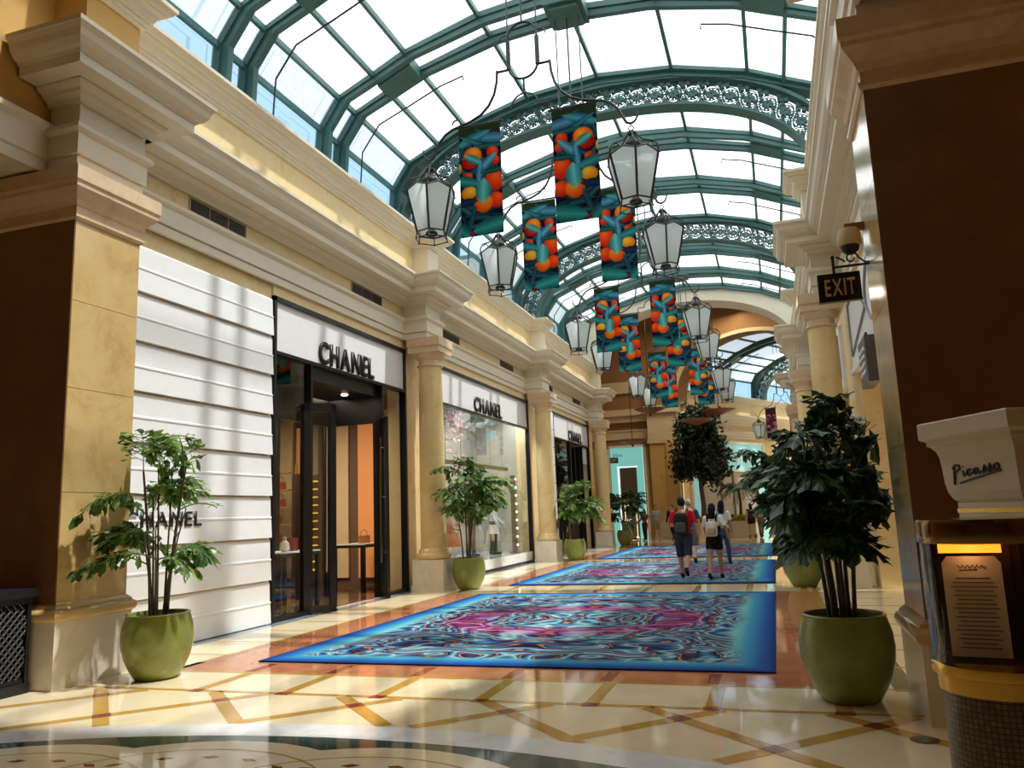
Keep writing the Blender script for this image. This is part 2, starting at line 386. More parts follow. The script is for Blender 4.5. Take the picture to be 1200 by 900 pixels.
ATT = [(0, 7.655, 0), (.05, 7.66, 0), (.05, 7.70, 0), (.075, 7.702, 0), (.075, 7.755, 0), (.105, 7.757, 0), (.105, 7.775, 0), (.12, 7.785, 0), (.13, 7.82, 0), (.155, 7.86, 0), (.20, 7.885, 0), (.215, 7.885, 0), (.215, 7.905, 0), (.24, 7.91, 0), (.265, 7.93, 0), (.28, 7.965, 0), (.31, 7.975, 0), (.31, 8.025, 0), (.1, 8.04, 0), (-.9, 8.05, 0)]
def paths(mir):
    q = (lambda x: XM - x) if mir else (lambda x: x)
    p = [(q(-7.7), 7.28)]
    for cy in CY: p += [(q(-7.7), cy-.36), (q(-7.13), cy-.36), (q(-7.13), cy+.36), (q(-7.7), cy+.36)]
    p[-1] = (q(-7.7), 35.62)
    p = p[:-1] if CY[-1] + .36 >= 35.26 and False else p
    a = [(q(-7.44), 7.2)]
    for cy in CY: a += [(q(-7.44), cy-.28), (q(-7.05), cy-.28), (q(-7.05), cy+.28), (q(-7.44), cy+.28)]
    a.append((q(-7.44), 35.62))
    return p, a
for mir, nm in ((0, 'left'), (1, 'right')):
    p, a = paths(mir); sd_ = -1 if mir else 1; q = (lambda x: XM - x) if mir else (lambda x: x)
    e = MB(); seg = []
    # wall runs carry the yellow frieze, the breaks over the columns are all cream
    e.sweep(p, ENT, sd_)
    pp = [(q(-7.42), 6.45), (q(-7.03), 6.45), (q(-7.03), 7.3), (q(-7.7), 7.3)]
    e.sweep(pp, [(o*.95, z, 0) for o, z, m in BLK], sd_)
    e.box((min(q(-7.72), q(-7.02)), 7.28, 6.0), (max(q(-7.72), q(-7.02)), 7.42, 6.5), 0)
    for cy in CY: e.box((min(q(-7.69), q(-7.08)), cy-.41, 6.0), (max(q(-7.69), q(-7.08)), cy+.41, 6.285), 0)
    struct('trim_1' if not mir else 'trim_2', e, [M_['cream'], M_['yellow'], M_['vent']], label='main entablature with deep cream cornice along the %s gallery wall' % nm)
    t = MB(); t.sweep(a, ATT, sd_)
    for cy in CY: t.box((min(q(-7.5), q(-7.05)), cy-.28, 6.8), (max(q(-7.5), q(-7.05)), cy+.28, 7.72), 0)
    t.sweep([(q(-7.6), 6.42), (q(-6.98), 6.42), (q(-6.98), 7.22), (q(-7.5), 7.22)], ATT, sd_)
    t.box((min(q(-8.4), q(-7.4)), 5.5, 7.9), (max(q(-8.4), q(-7.4)), 35.6, 8.04), 0)
    struct('trim_3' if not mir else 'trim_4', t, [M_['cream']], label='upper cream cornice at the foot of the glass vault on the %s' % nm)

# ---------------- marble piers at the mouth of the gallery
def pier(mir):
    q = (lambda x: XM - x) if mir else (lambda x: x)
    X0, X1 = sorted((q(-11.0), q(-6.97)))
    r = sroot('wall_pier_' + ('right' if mir else 'left'), ('marble pier at the right edge with shade darkened front and polished side face' if mir else 'tan marble pier at the left edge with plant shadows on its side'))
    b = MB()
    dl, dh = (-.13, -.17) if mir else (0, 0)
    zs = [.84+dl, 1.95, 3.05, 4.0, 4.95+dh]
    for k in range(4): b.box((X0, 6.42, zs[k] + .006), (X1, 7.34, zs[k+1]))
    b.box((X0+.02, 6.435, .84+dl), (X1-.02, 7.325, 4.95+dh)); struct('shaft', b, M_['pier'], r)
    b = MB(); b.box((X0, 6.405, .84+dl), (X1 - (0 if mir else .004), 6.42, 4.95+dh)); struct('shaded_face', b, M_['shadepier'], r)  # thin front sheet carrying the shade darkened marble
    b = MB(); e = .045
    b.box((X0-e, 6.42-e, 0), (X1+e, 7.34+e, .66+dl)); struct('plinth', b, M_['plinth'], r)
    side = -1 if mir else 1
    path = [(q(-11.0), 6.42), (q(-6.97), 6.42), (q(-6.97), 7.34), (q(-11.0), 7.34)]
    b = MB(); b.sweep(path, [(o_, z_+dl, 0) for o_, z_, _ in [(-.2, .66, 0), (.045, .66, 0), (.075, .69, 0), (.085, .73, 0), (.07, .77, 0), (.045, .785, 0), (.045, .80, 0), (.015, .83, 0), (-.01, .85, 0)]], side)
    struct('torus_moulding', b, M_['pier'], r, 50)
    b = MB(); b.sweep(path, [(o_, z_+dh, 0) for o_, z_, _ in [(-.01, 4.90, 0), (.015, 4.90, 0), (.035, 4.93, 0), (.035, 4.96, 0), (.01, 4.97, 0), (.01, 5.06, 0), (.03, 5.07, 0), (.05, 5.12, 0), (.11, 5.19, 0), (.14, 5.23, 0), (.14, 5.27, 0), (.16, 5.30, 0), (.16, 5.46, 0), (-.3, 5.47, 0)]], side)
    struct('capital_moulding', b, M_['capstone'], r)
    b = MB(); x0, x1 = sorted((q(-7.75), q(-7.0))); b.box((x0, 6.5, 5.2), (x1, 7.34, 6.84)); struct('pier_block', b, [M_['cream']], r)
    b = MB(); b.box((min(q(-7.6), q(-6.98)), 6.42, 6.8), (max(q(-7.6), q(-6.98)), 7.22, 7.72)); struct('pier_attic', b, [M_['ochre']], r)
pier(0); pier(1)

# ---------------- lobby the photograph is taken from: walls, beams, ceiling
for mir, nm in ((0, 'left'), (1, 'right')):
    q = (lambda x: XM - x) if mir else (lambda x: x)
    b = MB(); x0, x1 = sorted((q(-8.1), q(-7.45))); b.box((x0, -9, 6.05), (x1, 5.6, 11.5)); b.box((x0, 5.6, 6.05), (x1, 6.6, 7.9)); x0, x1 = sorted((q(-13.2), q(-13))); b.box((x0, -10, 0), (x1, 7.3, 11.5))
    x0, x1 = sorted((q(-13), q(-8.1))); b.box((x0, -10, 5.55), (x1, 7.3, 5.65)); b.box((x0, 6.5, 5.4), (x1, 7.3, 6.2))
    struct('wall_lobby_' + nm, b, [M_['ochre']])
    b = MB(); sd_ = -1 if mir else 1
    b.sweep([(q(-7.45), -9), (q(-7.45), 6.44)], [(-.6, 5.50, 0), (.04, 5.50, 0), (.04, 5.64, 0), (.07, 5.65, 0), (.07, 5.95, 0), (.12, 6.0, 0), (.12, 6.06, 0), (0, 6.08, 0)], sd_)
    struct('trim_5' if not mir else 'trim_6', b, [M_['cream']], label='cream beam running back from the %s pier' % nm)
b = MB(); b.box((-13, -10.2, 0), (7, -10, 11.5)); struct('wall_lobby_back', b, [M_['brownwall']])
b = MB(); b.box((-13, -10, 11.5), (7, 5.6, 11.7)); struct('ceiling_lobby', b, [M_['brownwall']])

# ---------------- glass barrel vault
HALF = [(5.14, 8.0), (5.06, 9.23), (4.65, 9.83), (3.9, 10.17), (3.2, 10.5), (1.65, 10.93), (0, 11.1)]
PROF = [(-u, z) for u, z in HALF] + [(u, z) for u, z in HALF[-2::-1]]
def vault(nm, T, v0, v1, pairs, lats, k=1.0, zs=0.0, label=None):
    root = sroot(nm, label)
    pr = [(u*k, 8.0 + (z-8.0)*k + zs) for u, z in PROF]
    ribs = sorted([v0, v1] + [p-.33 for p in pairs] + [p+.33 for p in pairs] + list(lats))
    cent = Vector((0, 8.6))
    def off(p, d):
        v = (cent - Vector(p)); v.normalize(); return (p[0] + v.x*d, p[1] + v.y*d)
    # panes, one per facet and bay (three glass materials)
    for kind, sel, mm in (('clear_glass', (5, 4, 3, 6, 7, 8, 2, 9), 'sky_pane'), ('etched_glass', (1, 10), 'etched'), ('sky_tinted_glass', (0, 11), 'sky_tinted_pane')):
        verts, faces, uvs = [], [], []
        for j in sel:
            for a, b_ in zip(ribs[:-1], ribs[1:]):
                n0 = len(verts); (u0, z0), (u1, z1) = pr[j], pr[j+1]
                verts += [tuple(T(u0, a, z0)), tuple(T(u0, b_, z0)), tuple(T(u1, b_, z1)), tuple(T(u1, a, z1))]
                faces.append((n0, n0+1, n0+2, n0+3)); uvs += [(0, 0), (1, 0), (1, 1), (0, 1)]
        me = bpy.data.meshes.new(kind); me.from_pydata(verts, [], faces); uvl = me.uv_layers.new(name='UVMap')
        for i, c in enumerate(uvs): uvl.data[i].uv = c
        me.materials.append(M_[mm]); me.update()
        o = bpy.data.objects.new(kind, me); COL.objects.link(o); o.parent = root
    def rib(name, v, w_, d, extra=0.0):
        m = MB(T); n = len(pr)
        out = [off(p, -.03) for p in pr]; inn = [off(p, d) for p in pr]; mid = [off(p, d*.45) for p in pr]
        for i in range(n-1):
            for (hw, A, B) in ((w_/2, out, mid), (w_*.32, mid, inn)):
                q_ = [(A[i][0], v-hw, A[i][1]), (A[i][0], v+hw, A[i][1]), (A[i+1][0], v+hw, A[i+1][1]), (A[i+1][0], v-hw, A[i+1][1]),
                     (B[i][0], v-hw, B[i][1]), (B[i][0], v+hw, B[i][1]), (B[i+1][0], v+hw, B[i+1][1]), (B[i+1][0], v-hw, B[i+1][1])]
                ix = [m.pt(p) for p in q_]
                for ff in ((0, 1, 2, 3), (4, 5, 6, 7), (0, 1, 5, 4), (3, 2, 6, 7), (1, 2, 6, 5), (0, 3, 7, 4)): m.face([ix[t] for t in ff])
        m.build(name, M_['teal'], root)
    for v in (v0+.1, v1-.1): rib('rib', v, .24, .26)
    for p in pairs:
        rib('rib', p-.33, .2, .26); rib('rib', p+.33, .2, .26)
    for j in range(1, len(pr)-1):
        m = MB(T); (u, z) = off(pr[j], .06); m.box((u-.035, v0, z-.05), (u+.035, v1, z+.06)); m.build('purlin', M_['teal'], root)
    # side lamp shades: short dark boxes between the paired ribs, and the crown boxes that carry the hanging frames
    for p in pairs:
        m = MB(T)
        for j in (4, 8):
            a, c = off(pr[j], .1), off(pr[j-1] if j == 4 else pr[j+1], .1); mid = ((a[0]+c[0])/2, (a[1]+c[1])/2)
            ua, ub = sorted((a[0], c[0])); za, zb = (a[1], c[1]) if a[0] == ua else (c[1], a[1])
            m.slab([(ua, p-.25, za-.02), (ub, p-.25, zb-.02), (ub, p+.25, zb-.02), (ua, p+.25, za-.02)], (0, 0, -1), .14)
        m.build('rib_box', M_['teal'], root)
        m = MB(T); zc = 11.1*1 if k == 1 else 8.0+3.1*k+zs
        m.box((-.36, p-.42, zc-.34), (.36, p+.42, zc-.02)); m.box((-.27, p-.33, zc-.42), (.27, p+.33, zc-.34)); m.build('crown_box', M_['teal'], root)
    # pierced scrollwork arches
    def ell(a, b, t, n=2.25):
        c, s_ = cos(t), sin(t); return (a*k*math.copysign(abs(c)**(2/n), c), 8.0+zs + b*k*abs(s_)**(2/n))
    for v in lats:
        rib('main_rib', v, .62, .2)
        m = MB(T); N = 72; A0, B0, A1, B1 = 4.92, 2.86, 4.28, 2.2
        ts = [pi*i/N for i in range(N+1)]
        def flange(a, b, hw, th):
            for i in range(N):
                p, q_ = ell(a, b, ts[i]), ell(a, b, ts[i+1]); p2, q2 = ell(a-th, b-th, ts[i]), ell(a-th, b-th, ts[i+1])
                ix = [m.pt(x) for x in ((p[0], v-hw, p[1]), (p[0], v+hw, p[1]), (q_[0], v+hw, q_[1]), (q_[0], v-hw, q_[1]), (p2[0], v-hw, p2[1]), (p2[0], v+hw, p2[1]), (q2[0], v+hw, q2[1]), (q2[0], v-hw, q2[1]))]
                for ff in ((0, 1, 2, 3), (4, 5, 6, 7), (0, 1, 5, 4), (3, 2, 6, 7), (1, 2, 6, 5), (0, 3, 7, 4)): m.face([ix[t] for t in ff])
        flange(A0+.03, B0+.03, .17, .07); flange(A1+.05, B1+.05, .20, .05)
        m.build('arch_flange', M_['teal'], root)
        # scroll cells spaced evenly by arc length
        mid = [ell((A0+A1)/2, (B0+B1)/2, t_) for t_ in [pi*i/400 for i in range(401)]]
        L = [0]
        for i in range(400): L.append(L[-1] + math.dist(mid[i], mid[i+1]))
        nc = int(L[-1]/.40); m = MB(T)
        def at(s_):
            s_ = max(0, min(L[-1]-1e-6, s_)); i = next(i for i in range(400) if L[i+1] > s_); t_ = (s_-L[i])/(L[i+1]-L[i])
            p = Vector(mid[i])*(1-t_) + Vector(mid[i+1])*t_; d = (Vector(mid[i+1])-Vector(mid[i])).normalized(); return p, d, Vector((d.y, -d.x))
        for c_ in range(nc):
            s0 = (c_+.5)*L[-1]/nc; p, d, nrm = at(s0)
            def loc(x, y, vv=0.0): pt, dd, nn = at(s0 + x); return (pt.x + nn.x*y, v + vv, pt.y + nn.y*y)
            for sy in (-.045, .045):
                for t_ in range(8):       # eight petalled rosette
                    a = 2*pi*t_/8 + .2; c1 = Vector((cos(a), sin(a))); e1 = Vector((-sin(a), cos(a)))
                    q_ = [c1*.015, c1*.06 + e1*.030, c1*.125 + e1*.012, c1*.125 - e1*.012, c1*.06 - e1*.030]
                    m.slab([loc(x.x, x.y, sy-.008) for x in q_], (0, 1, 0), .016)
                for (rx, r_) in ((0, .165), (.2, .085), (.2, .04)):
                    m.tube([loc(rx + r_*cos(2*pi*j/18), r_*sin(2*pi*j/18), sy) for j in range(19)], .013, 4, cap=False)
                for sg in (1, -1):
                    m.tube([loc(.2 + .11*sin(j*.5)*sg*.7, sg*(.10 + .03*j), sy) for j in range(7)], .014, 4, cap=False)
                    m.tube([loc(.02 + .2*cos(j*.28), sg*(.14 + .15*sin(j*.28)), sy) for j in range(12)], .012, 4, cap=False)
                    for (lx, ly, lr) in ((.12, .22, .05), (-.13, .23, .05), (.2, .17, .04)):
                        m.slab([loc(lx + lr*cos(j*2*pi/6), sg*(ly + lr*sin(j*2*pi/6)), sy-.008) for j in range(6)], (0, 1, 0), .016)
        m.build('scrollwork', M_['teal'], root)
    # thin sprinkler pipes that follow the glass
    for p in pairs:
        m = MB(T)
        for sg in (-1, 1):
            idx = (0, 1, 2, 3, 4) if sg < 0 else (12, 11, 10, 9, 8)
            pts = [off(pr[i], .38) for i in idx]; m.tube([(u, p+.72, z) for u, z in pts] + [(pts[-1][0] - sg*.5, p+.72, pts[-1][1]+.12), (pts[-1][0] - sg*.5, p+.72, pts[-1][1]+.02)], .018, 6)
        m.build('sprinkler_pipe', M_['iron'], root)
    return root
PAIRS = [10.27, 13.36, 19.54, 22.63, 28.8, 31.9]
vault('ceiling_vault', lambda u, v, z: (XC+u, v, z), 5.7, 34.2, PAIRS, [16.45, 25.72], label='long glass barrel vault with verdigris ribs and pierced arches')

def archwall(T, v, th, pr, xo, ztop, m, inset=None):
    """wall across the vault with the vault's own outline (or a smaller one) left open"""
    b = MB(T); n = len(pr)
    outer = []
    for (u, z) in pr:
        t_ = max(-1, min(1, u/abs(pr[0][0]))); outer.append((t_*xo, ztop if abs(t_) < .97 else z))
    outer[0] = (-xo, pr[0][1]); outer[-1] = (xo, pr[-1][1]); outer.insert(1, None) if False else None
    for i in range(n-1):
        A, B_, C, D = pr[i], pr[i+1], outer[i+1], outer[i]
        ix = [b.pt((p[0], vv, p[1])) for vv in (v, v+th) for p in (A, B_, C, D)]
        for ff in ((0, 1, 2, 3), (4, 5, 6, 7), (0, 1, 5, 4), (2, 3, 7, 6)): b.face([ix[t] for t in ff], m)
    return b
TV = lambda u, v, z: (XC+u, v, z)
struct('wall_vault_front', archwall(TV, 5.45, .25, PROF, 7.0, 12.5, 0), [M_['ochre']])
E1 = [(4.3*cos(pi - pi*i/32), 8.0 + 2.35*abs(sin(pi*i/32))**.9) for i in range(33)]
b = archwall(TV, 34.2, 1.4, E1, 7.0, 13.0, 0)
struct('wall_vault_end', b, [M_['cream']])
b = MB(); b.box((-16, 34.6, 5.5), (-8.1, 35.6, 14)); b.box((2.1, 34.6, 0), (12, 35.6, 14)); b.box((-16, 34.6, 0), (-8.1, 35.6, 5.6)); struct('wall_rotunda_front', b, [M_['tanwall']])

# ---------------- rotunda beyond the vault
b = MB(); Y = 44.5
b.box((-16, Y, 0), (-4.75, Y+.4, 5.0), 0); b.box((-16, Y-.05, 5.0), (-4.75, Y+.4, 5.45), 1); b.box((-16, Y, 7.1), (-4.75, Y+.4, 14), 1)
b.box((-16, Y-.14, 5.45), (-4.75, Y+.4, 5.95), 2); b.box((-16, Y-.2, 5.9), (-4.75, Y+.4, 5.98), 2); b.box((-16, Y-.04, 5.95), (-4.75, Y+.4, 6.5), 1)
b.box((-16, Y-.3, 6.4), (-4.75, Y+.4, 6.75), 2); b.box((-16, Y-.5, 6.75), (-4.75, Y+.4, 7.1), 2); b.box((-16, Y-.2, 8.05), (-4.75, Y+.4, 8.7), 2)
struct('wall_rotunda_back', b, [M_['ochre'], M_['brownwall'], M_['tanwall']])
b = MB()
b.box((-6.35, Y-.7, 0), (-4.75, Y, .9), 2); b.box((-6.3, Y-.6, .9), (-4.8, Y, 5.1), 0); b.box((-5.4, Y-.75, .9), (-4.8, Y-.6, 5.1), 0); b.box((-6.4, Y-.7, 5.1), (-4.7, Y, 5.4), 2)
b.box((-6.35, Y-.65, 5.4), (-4.72, Y, 6.75), 2); b.box((-6.5, Y-.85, 6.75), (-4.6, Y, 7.15), 2); b.box((-6.3, Y-.5, 7.15), (-4.75, Y, 9), 1)
for x in (-9.2, -8.75, -6.62): b.box((x-.14, Y-.14, 0), (x+.14, Y, 5.0), 0)
struct('wall_rotunda_pier', b, [M_['ochre'], M_['brownwall'], M_['tanwall']])
b = MB(); b.box((-16.2, 35, 0), (-16, 45, 14)); b.box((8, 35, 0), (8.2, 41, 14)); struct('wall_rotunda_side', b, [M_['tanwall']])
b = MB(); b.box((-16, 34.6, 13.8), (12, 50, 14)); struct('ceiling_rotunda', b, [M_['brownwall']])

# ---------------- second gallery, turned thirty degrees to the right
CA, SA = cos(radians(30)), sin(radians(30)); O2 = Vector((-4.75 + 4.4*CA, 44.5 - 4.4*SA))
T2 = lambda u, v, z: (O2.x + u*CA + v*SA, O2.y - u*SA + v*CA, z)
E2 = [(4.25*cos(pi - pi*i/32), 7.3 + 3.1*abs(sin(pi*i/32))**.8) for i in range(33)]
b = archwall(T2, -.1, .9, E2, 6.5, 14.0, 0)
for (z0, z1) in ((12.1, 13.0),):
    b.box((-6.5, -.35, z0), (6.5, -.1, z1), 1)
b2 = MB(T2); n = len(E2)
for i in range(n-1):
    A, B_ = E2[i], E2[i+1]; k = 1.06; A2, B3 = (A[0]*k, 7.3+(A[1]-7.3)*k), (B_[0]*k, 7.3+(B_[1]-7.3)*k)
    ix = [b2.pt(x) for x in ((A[0], -.2, A[1]), (B_[0], -.2, B_[1]), (B3[0], -.2, B3[1]), (A2[0], -.2, A2[1]), (A[0], .9, A[1]), (B_[0], .9, B_[1]))]
    b2.face(ix[:4]); b2.face((ix[0], ix[1], ix[5], ix[4]))
struct('wall_far_arch', b, [M_['brownwall'], M_['tanwall']]); struct('trim_7', b2, [M_['tanwall']], label='tan arch band over the mouth of the far gallery')
b = MB(T2)
b.box((-4.9, .8, 0), (-4.5, 40, 5.6), 0); b.box((-4.9, .8, 6.9), (-4.35, 40, 8.0), 0); b.box((5, .8, 0), (5.4, 40, 8), 0)
struct('wall_far_gallery', b, [M_['yellow']])
e = MB(T2); e.sweep([(-4.5, .8), (-4.5, 3.2), (-4.5, 9.1), (-4.15, 9.1), (-4.15, 9.8), (-4.5, 9.8), (-4.5, 40)], ENT, 1); e.sweep([(-4.35, .8), (-4.35, 40)], ATT, 1)
struct('trim_8', e, [M_['cream'], M_['yellow'], M_['vent']], label='cornices along the far gallery wall')
vault('ceiling_far_vault', T2, .8, 34, [4.4, 13.6, 22.9], [8.6, 17.9], .92, 0, label='glass vault of the far gallery turning away to the right')
b = MB(T2); b.box((-5, 34, 0), (5.4, 34.3, 12)); struct('wall_far_end', b, [M_['yellow']])
# ================================================================ COLUMNS
def column(x, y, label):
    t = thing('column', label, 'column', (x, y, 0), group='marble columns along the gallery walls')
    h = .36
    MB().box((-h, -h, 0), (h, h, .66)).box((-h-.02, -h-.02, 0), (h+.02, h+.02, .12)).build('plinth', M_['plinth'], t)
    MB().lathe([(.30, .66), (.36, .67), (.385, .71), (.38, .76), (.345, .80), (.335, .81), (.335, .83), (.32, .85), (.31, .88), (.29, .90)], seg=40).build('base_moulding', M_['column'], t, 40)
    pr = [(.29, .88)] + [(.29 - .035*(z_/4.0)**2, .88 + z_) for z_ in (1.1, 2.0)] + [(.281, 2.885), (.276, 2.89), (.276, 2.90), (.281, 2.905)] + [(.29 - .035*(z_/4.0)**2, .88 + z_) for z_ in (2.6, 3.4, 4.0)] + [(.258, 4.92)]
    MB().lathe(pr, seg=40).build('shaft', M_['column'], t, 40)
    MB().lathe([(.255, 4.90), (.285, 4.90), (.30, 4.925), (.285, 4.95), (.26, 4.96), (.26, 5.06), (.29, 5.07), (.31, 5.10), (.35, 5.16), (.36, 5.20)], seg=40).box((-.375, -.375, 5.20), (.375, .375, 5.34)).box((-.40, -.40, 5.34), (.40, .40, 5.53)).build('capital', M_['capstone'], t, 40)
    return t
c0 = column(-7.18, CY[0], 'honey marble column between the first entrance and the big show window')
dup(c0, 'honey marble column on the left between the show window and the black door beyond it', (-7.18, CY[1], 0))
dup(c0, 'last honey marble column on the left, beside the turquoise shop front', (-7.18, CY[2], 0))
dup(c0, 'nearest honey marble column on the right, below the exit sign', (XM+7.18, CY[0], 0))
dup(c0, 'second honey marble column on the right, partly hidden by the nearest one', (XM+7.18, CY[1], 0))
dup(c0, 'farthest honey marble column on the right, past two nearer columns', (XM+7.18, CY[2], 0))
# ================================================================ SHOP FRONTS (left side)
# rusticated white panelling between the pier and the first entrance
b = MB(); n = 8; hh = 5.27/n
for k in range(n):
    z0 = k*hh + .015; z1 = (k+1)*hh - .012; zm = (z0+z1)/2
    pr = [(-7.74, z0), (-7.655, z0), (-7.672, zm-.02), (-7.662, zm-.012), (-7.662, zm+.008), (-7.682, zm+.02), (-7.69, z1-.03), (-7.705, z1), (-7.74, z1)]
    a = [b.pt((x, 7.35, z)) for x, z in pr]; c = [b.pt((x, 11.06, z)) for x, z in pr]
    for j in range(len(pr)-1): b.face((a[j], a[j+1], c[j+1], c[j]))
    b.face(a); b.face(c)
struct('wall_panelling', b, [M_['white']], label='white ribbed panelling between the left pier and the first shop entrance')

def letters(name, text, x, y0, y1, z, h, t, mat, label, cat, nrm=1, stretch=1.0, spread=True, bold=0.0):
    """raised block letters standing on a wall that faces +x (nrm=1); each letter is a mesh of its own"""
    root = thing(name, label, cat, (x, (y0+y1)/2, z))
    out = []; total = 0
    for ch in text:
        cu = bpy.data.curves.new('letter', 'FONT'); cu.body = ch; cu.size = 1; cu.extrude = 0.0; cu.offset = bold
        o = bpy.data.objects.new('letter', cu); COL.objects.link(o); bpy.context.view_layer.update()
        dg = bpy.context.evaluated_depsgraph_get(); me = bpy.data.meshes.new_from_object(o.evaluated_get(dg))
        bpy.data.objects.remove(o); bpy.data.curves.remove(cu)
        xs_ = [v.co.x for v in me.vertices]; ys_ = [v.co.y for v in me.vertices]; out.append((me, min(xs_), max(xs_), min(ys_), max(ys_)))
    gap = .14; wsum = sum(o[2]-o[1] for o in out) + gap*(len(out)-1); ky = (y1-y0)/wsum; cur = y0
    for me, a, b_, c, d in out:
        for v in me.vertices:
            u = cur + (v.co.x - a)*ky; w_ = (v.co.y - c)/(d-c)*h
            v.co = (0, (u - (y0+y1)/2), w_)
        bm = bmesh.new(); bm.from_mesh(me); r = bmesh.ops.extrude_face_region(bm, geom=bm.faces[:])
        bmesh.ops.translate(bm, vec=(t*nrm, 0, 0), verts=[g for g in r['geom'] if isinstance(g, bmesh.types.BMVert)]); bmesh.ops.recalc_face_normals(bm, faces=bm.faces[:]); bm.to_mesh(me); bm.free()
        me.materials.clear(); me.materials.append(mat); me.name = 'letter'
        o = bpy.data.objects.new('letter', me); COL.objects.link(o); o.parent = root; cur += (b_-a+gap)*ky
    return root

# --- first entrance: black frame, white fascia, two ajar door leaves, vestibule
d1 = sroot('door_1', 'tall black framed first entrance with ajar glass doors')
b = MB(); X = -7.70
b.box((X-.12, 11.1, 0), (X+.03, 11.17, 5.33)); b.box((X-.12, 16.05, 0), (X+.03, 16.12, 5.33)); b.box((X-.12, 11.1, 5.25), (X+.03, 16.12, 5.33))
b.box((X-.12, 11.1, 4.34), (X+.02, 16.12, 4.40)); b.box((X-.12, 11.1, 0), (X+.02, 12.25, .07)); b.box((X-.12, 14.98, 0), (X+.02, 16.1, .07))
for y in (12.22, 14.95): b.box((X-.12, y, 0), (X+.02, y+.07, 4.36))
b.build('frame', M_['darkiron'], d1)
MB().box((X-.1, 11.17, 4.40), (X-.02, 16.05, 5.25)).build('fascia', M_['signwhite'], d1)
MB().box((X-.06, 11.17, .07), (X-.05, 12.22, 4.34)).box((X-.06, 15.02, .07), (X-.05, 16.05, 4.34)).build('side_glazing', M_['glass'], d1)
b = MB(); b.box((-9.0, 12.22, 4.1), (X-.1, 15.0, 4.4)); b.box((-9.0, 12.22, 3.55), (X-.12, 12.27, 4.2)); b.box((-9.0, 14.95, 3.55), (X-.12, 15.0, 4.2)); b.box((-9.0, 12.22, 0), (-8.9, 12.28, 4)); b.box((-9.0, 14.94, 0), (-8.9, 15.0, 4)); b.box((X-.2, 14.94, 0), (X-.12, 15.0, 3.6)); b.box((X-.2, 12.22, 0), (X-.12, 12.27, 3.6)); b.box((-9.05, 12.2, 3.55), (-8.95, 15.0, 4.2))
for y in (12.22, 13.1, 13.14, 14.05, 14.9): b.box((-9.05, y, 0), (-8.97, y+.06, 3.6))
b.build('vestibule', M_['black'], d1)
for y0 in (12.27, 14.10): MB().box((-9.02, y0, .05), (-9.01, y0+.84, 3.55)).build('inner_glazing', M_['doorglass'], d1)
b = MB()
for (x, y) in ((-8.2, 12.9), (-8.2, 14.3), (-8.7, 13.6)): b.lathe([(.06, 4.085), (.07, 4.1)], (x, y), 14)
b.build('downlight', emit('downlight_glow', (255, 238, 210), 12), d1)
def leaf(hinge, tip, sgn):
    a, c = Vector(hinge), Vector(tip); d = (c-a); L = d.length; d.normalize(); n_ = Vector((-d.y, d.x))
    T = lambda x, y, z: (a.x + d.x*x + n_.x*y, a.y + d.y*x + n_.y*y, z)
    r = MB(T); r.box((0, -.03, .02), (.11, .03, 3.62)).box((L-.11, -.03, .02), (L, .03, 3.62)).box((0, -.03, 3.48), (L, .03, 3.62)).box((0, -.03, .02), (L, .03, .14))
    o = r.build('door_leaf', M_['black'], d1)
    MB(T).box((.11, -.008, .14), (L-.11, .008, 3.48)).build('pane', M_['doorglass'], o)
    h = MB(T); h.tube([(L-.2, -.09, .7), (L-.2, -.09, 3.2)], .022, 8); 
    for z in (.9, 2.0, 3.0): h.tube([(L-.2, -.09, z), (L-.2, -.02, z)], .012, 6)
    h.build('pull_handle', M_['chrome'], o)
leaf((-7.74, 12.10), (-7.36, 12.52), 1); leaf((-7.74, 14.97), (-7.38, 14.56), -1)
letters('shop_sign', 'CHANEL', -7.715, 12.52, 14.62, 4.42, .42, .035, M_['black'], 'large black block letters over the first entrance', 'sign', bold=.022)

# --- the shop room behind it
b = MB(); b.box((-13.6, 11.12, 0), (-13.5, 17.6, 5)); b.box((-13.6, 11.0, 0), (-8.15, 11.1, 5)); b.box((-13.6, 17.5, 0), (-8.15, 17.6, 5)); b.box((-13.6, 11, 4.6), (-8.15, 17.6, 4.7))
struct('wall_shop', b, [plain('shop_wall_paint', (104, 80, 60), .6)])
b = MB(); b.box((-13.6, 11, .003), (-7.8, 17.6, .012)); struct('floor_shop', b, [plain('dark_shop_floor', (96, 70, 50), .12)])
b = MB(); 
for x, w_ in ((-9.62, .5), (-11.35, .42)): b.box((x, 17.40, .2), (x+w_, 17.46, 3.9))
struct('trim_9', b, [emit('lit_amber_panel', (206, 136, 78), .3)], label='amber lit wall panels at the back of the first shop')
b = MB(); b.box((-10.4, 17.42, .2), (-9.9, 17.48, 4.2)); b.box((-10.9, 17.42, .2), (-10.75, 17.48, 4.2)); b.box((-12.6, 17.42, .2), (-11.5, 17.48, 4.2)); b.box((-12.4, 17.38, 1.5), (-11.7, 17.42, 2.9)); b.box((-9.0, 17.42, .2), (-8.5, 17.48, 4.2))
struct('trim_13', b, [M_['tanwall']], label='pale wall panels at the back of the first shop')
GLOW = emit('warm_shelf_light', (255, 200, 110), 1.6)
sh = thing('display_shelf', 'tall shelf of gold lit pigeonholes inside the first entrance', 'shelf', (-9.4, 14.75, -.35))
b = MB(); b.box((-.12, -.3, .9), (-.1, .3, 2.9)); b.box((-.12, -.32, .9), (.14, -.3, 2.9)); b.box((-.12, .3, .9), (.14, .32, 2.9)); b.box((-.12, -.32, .36), (.14, .32, .9)); b.build('cabinet', M_['darkwood'], sh)
for k in range(12): MB().box((-.1, -.3, .9+k*.168), (.12, .3, .925+k*.168)).build('shelf_board', GLOW, sh)
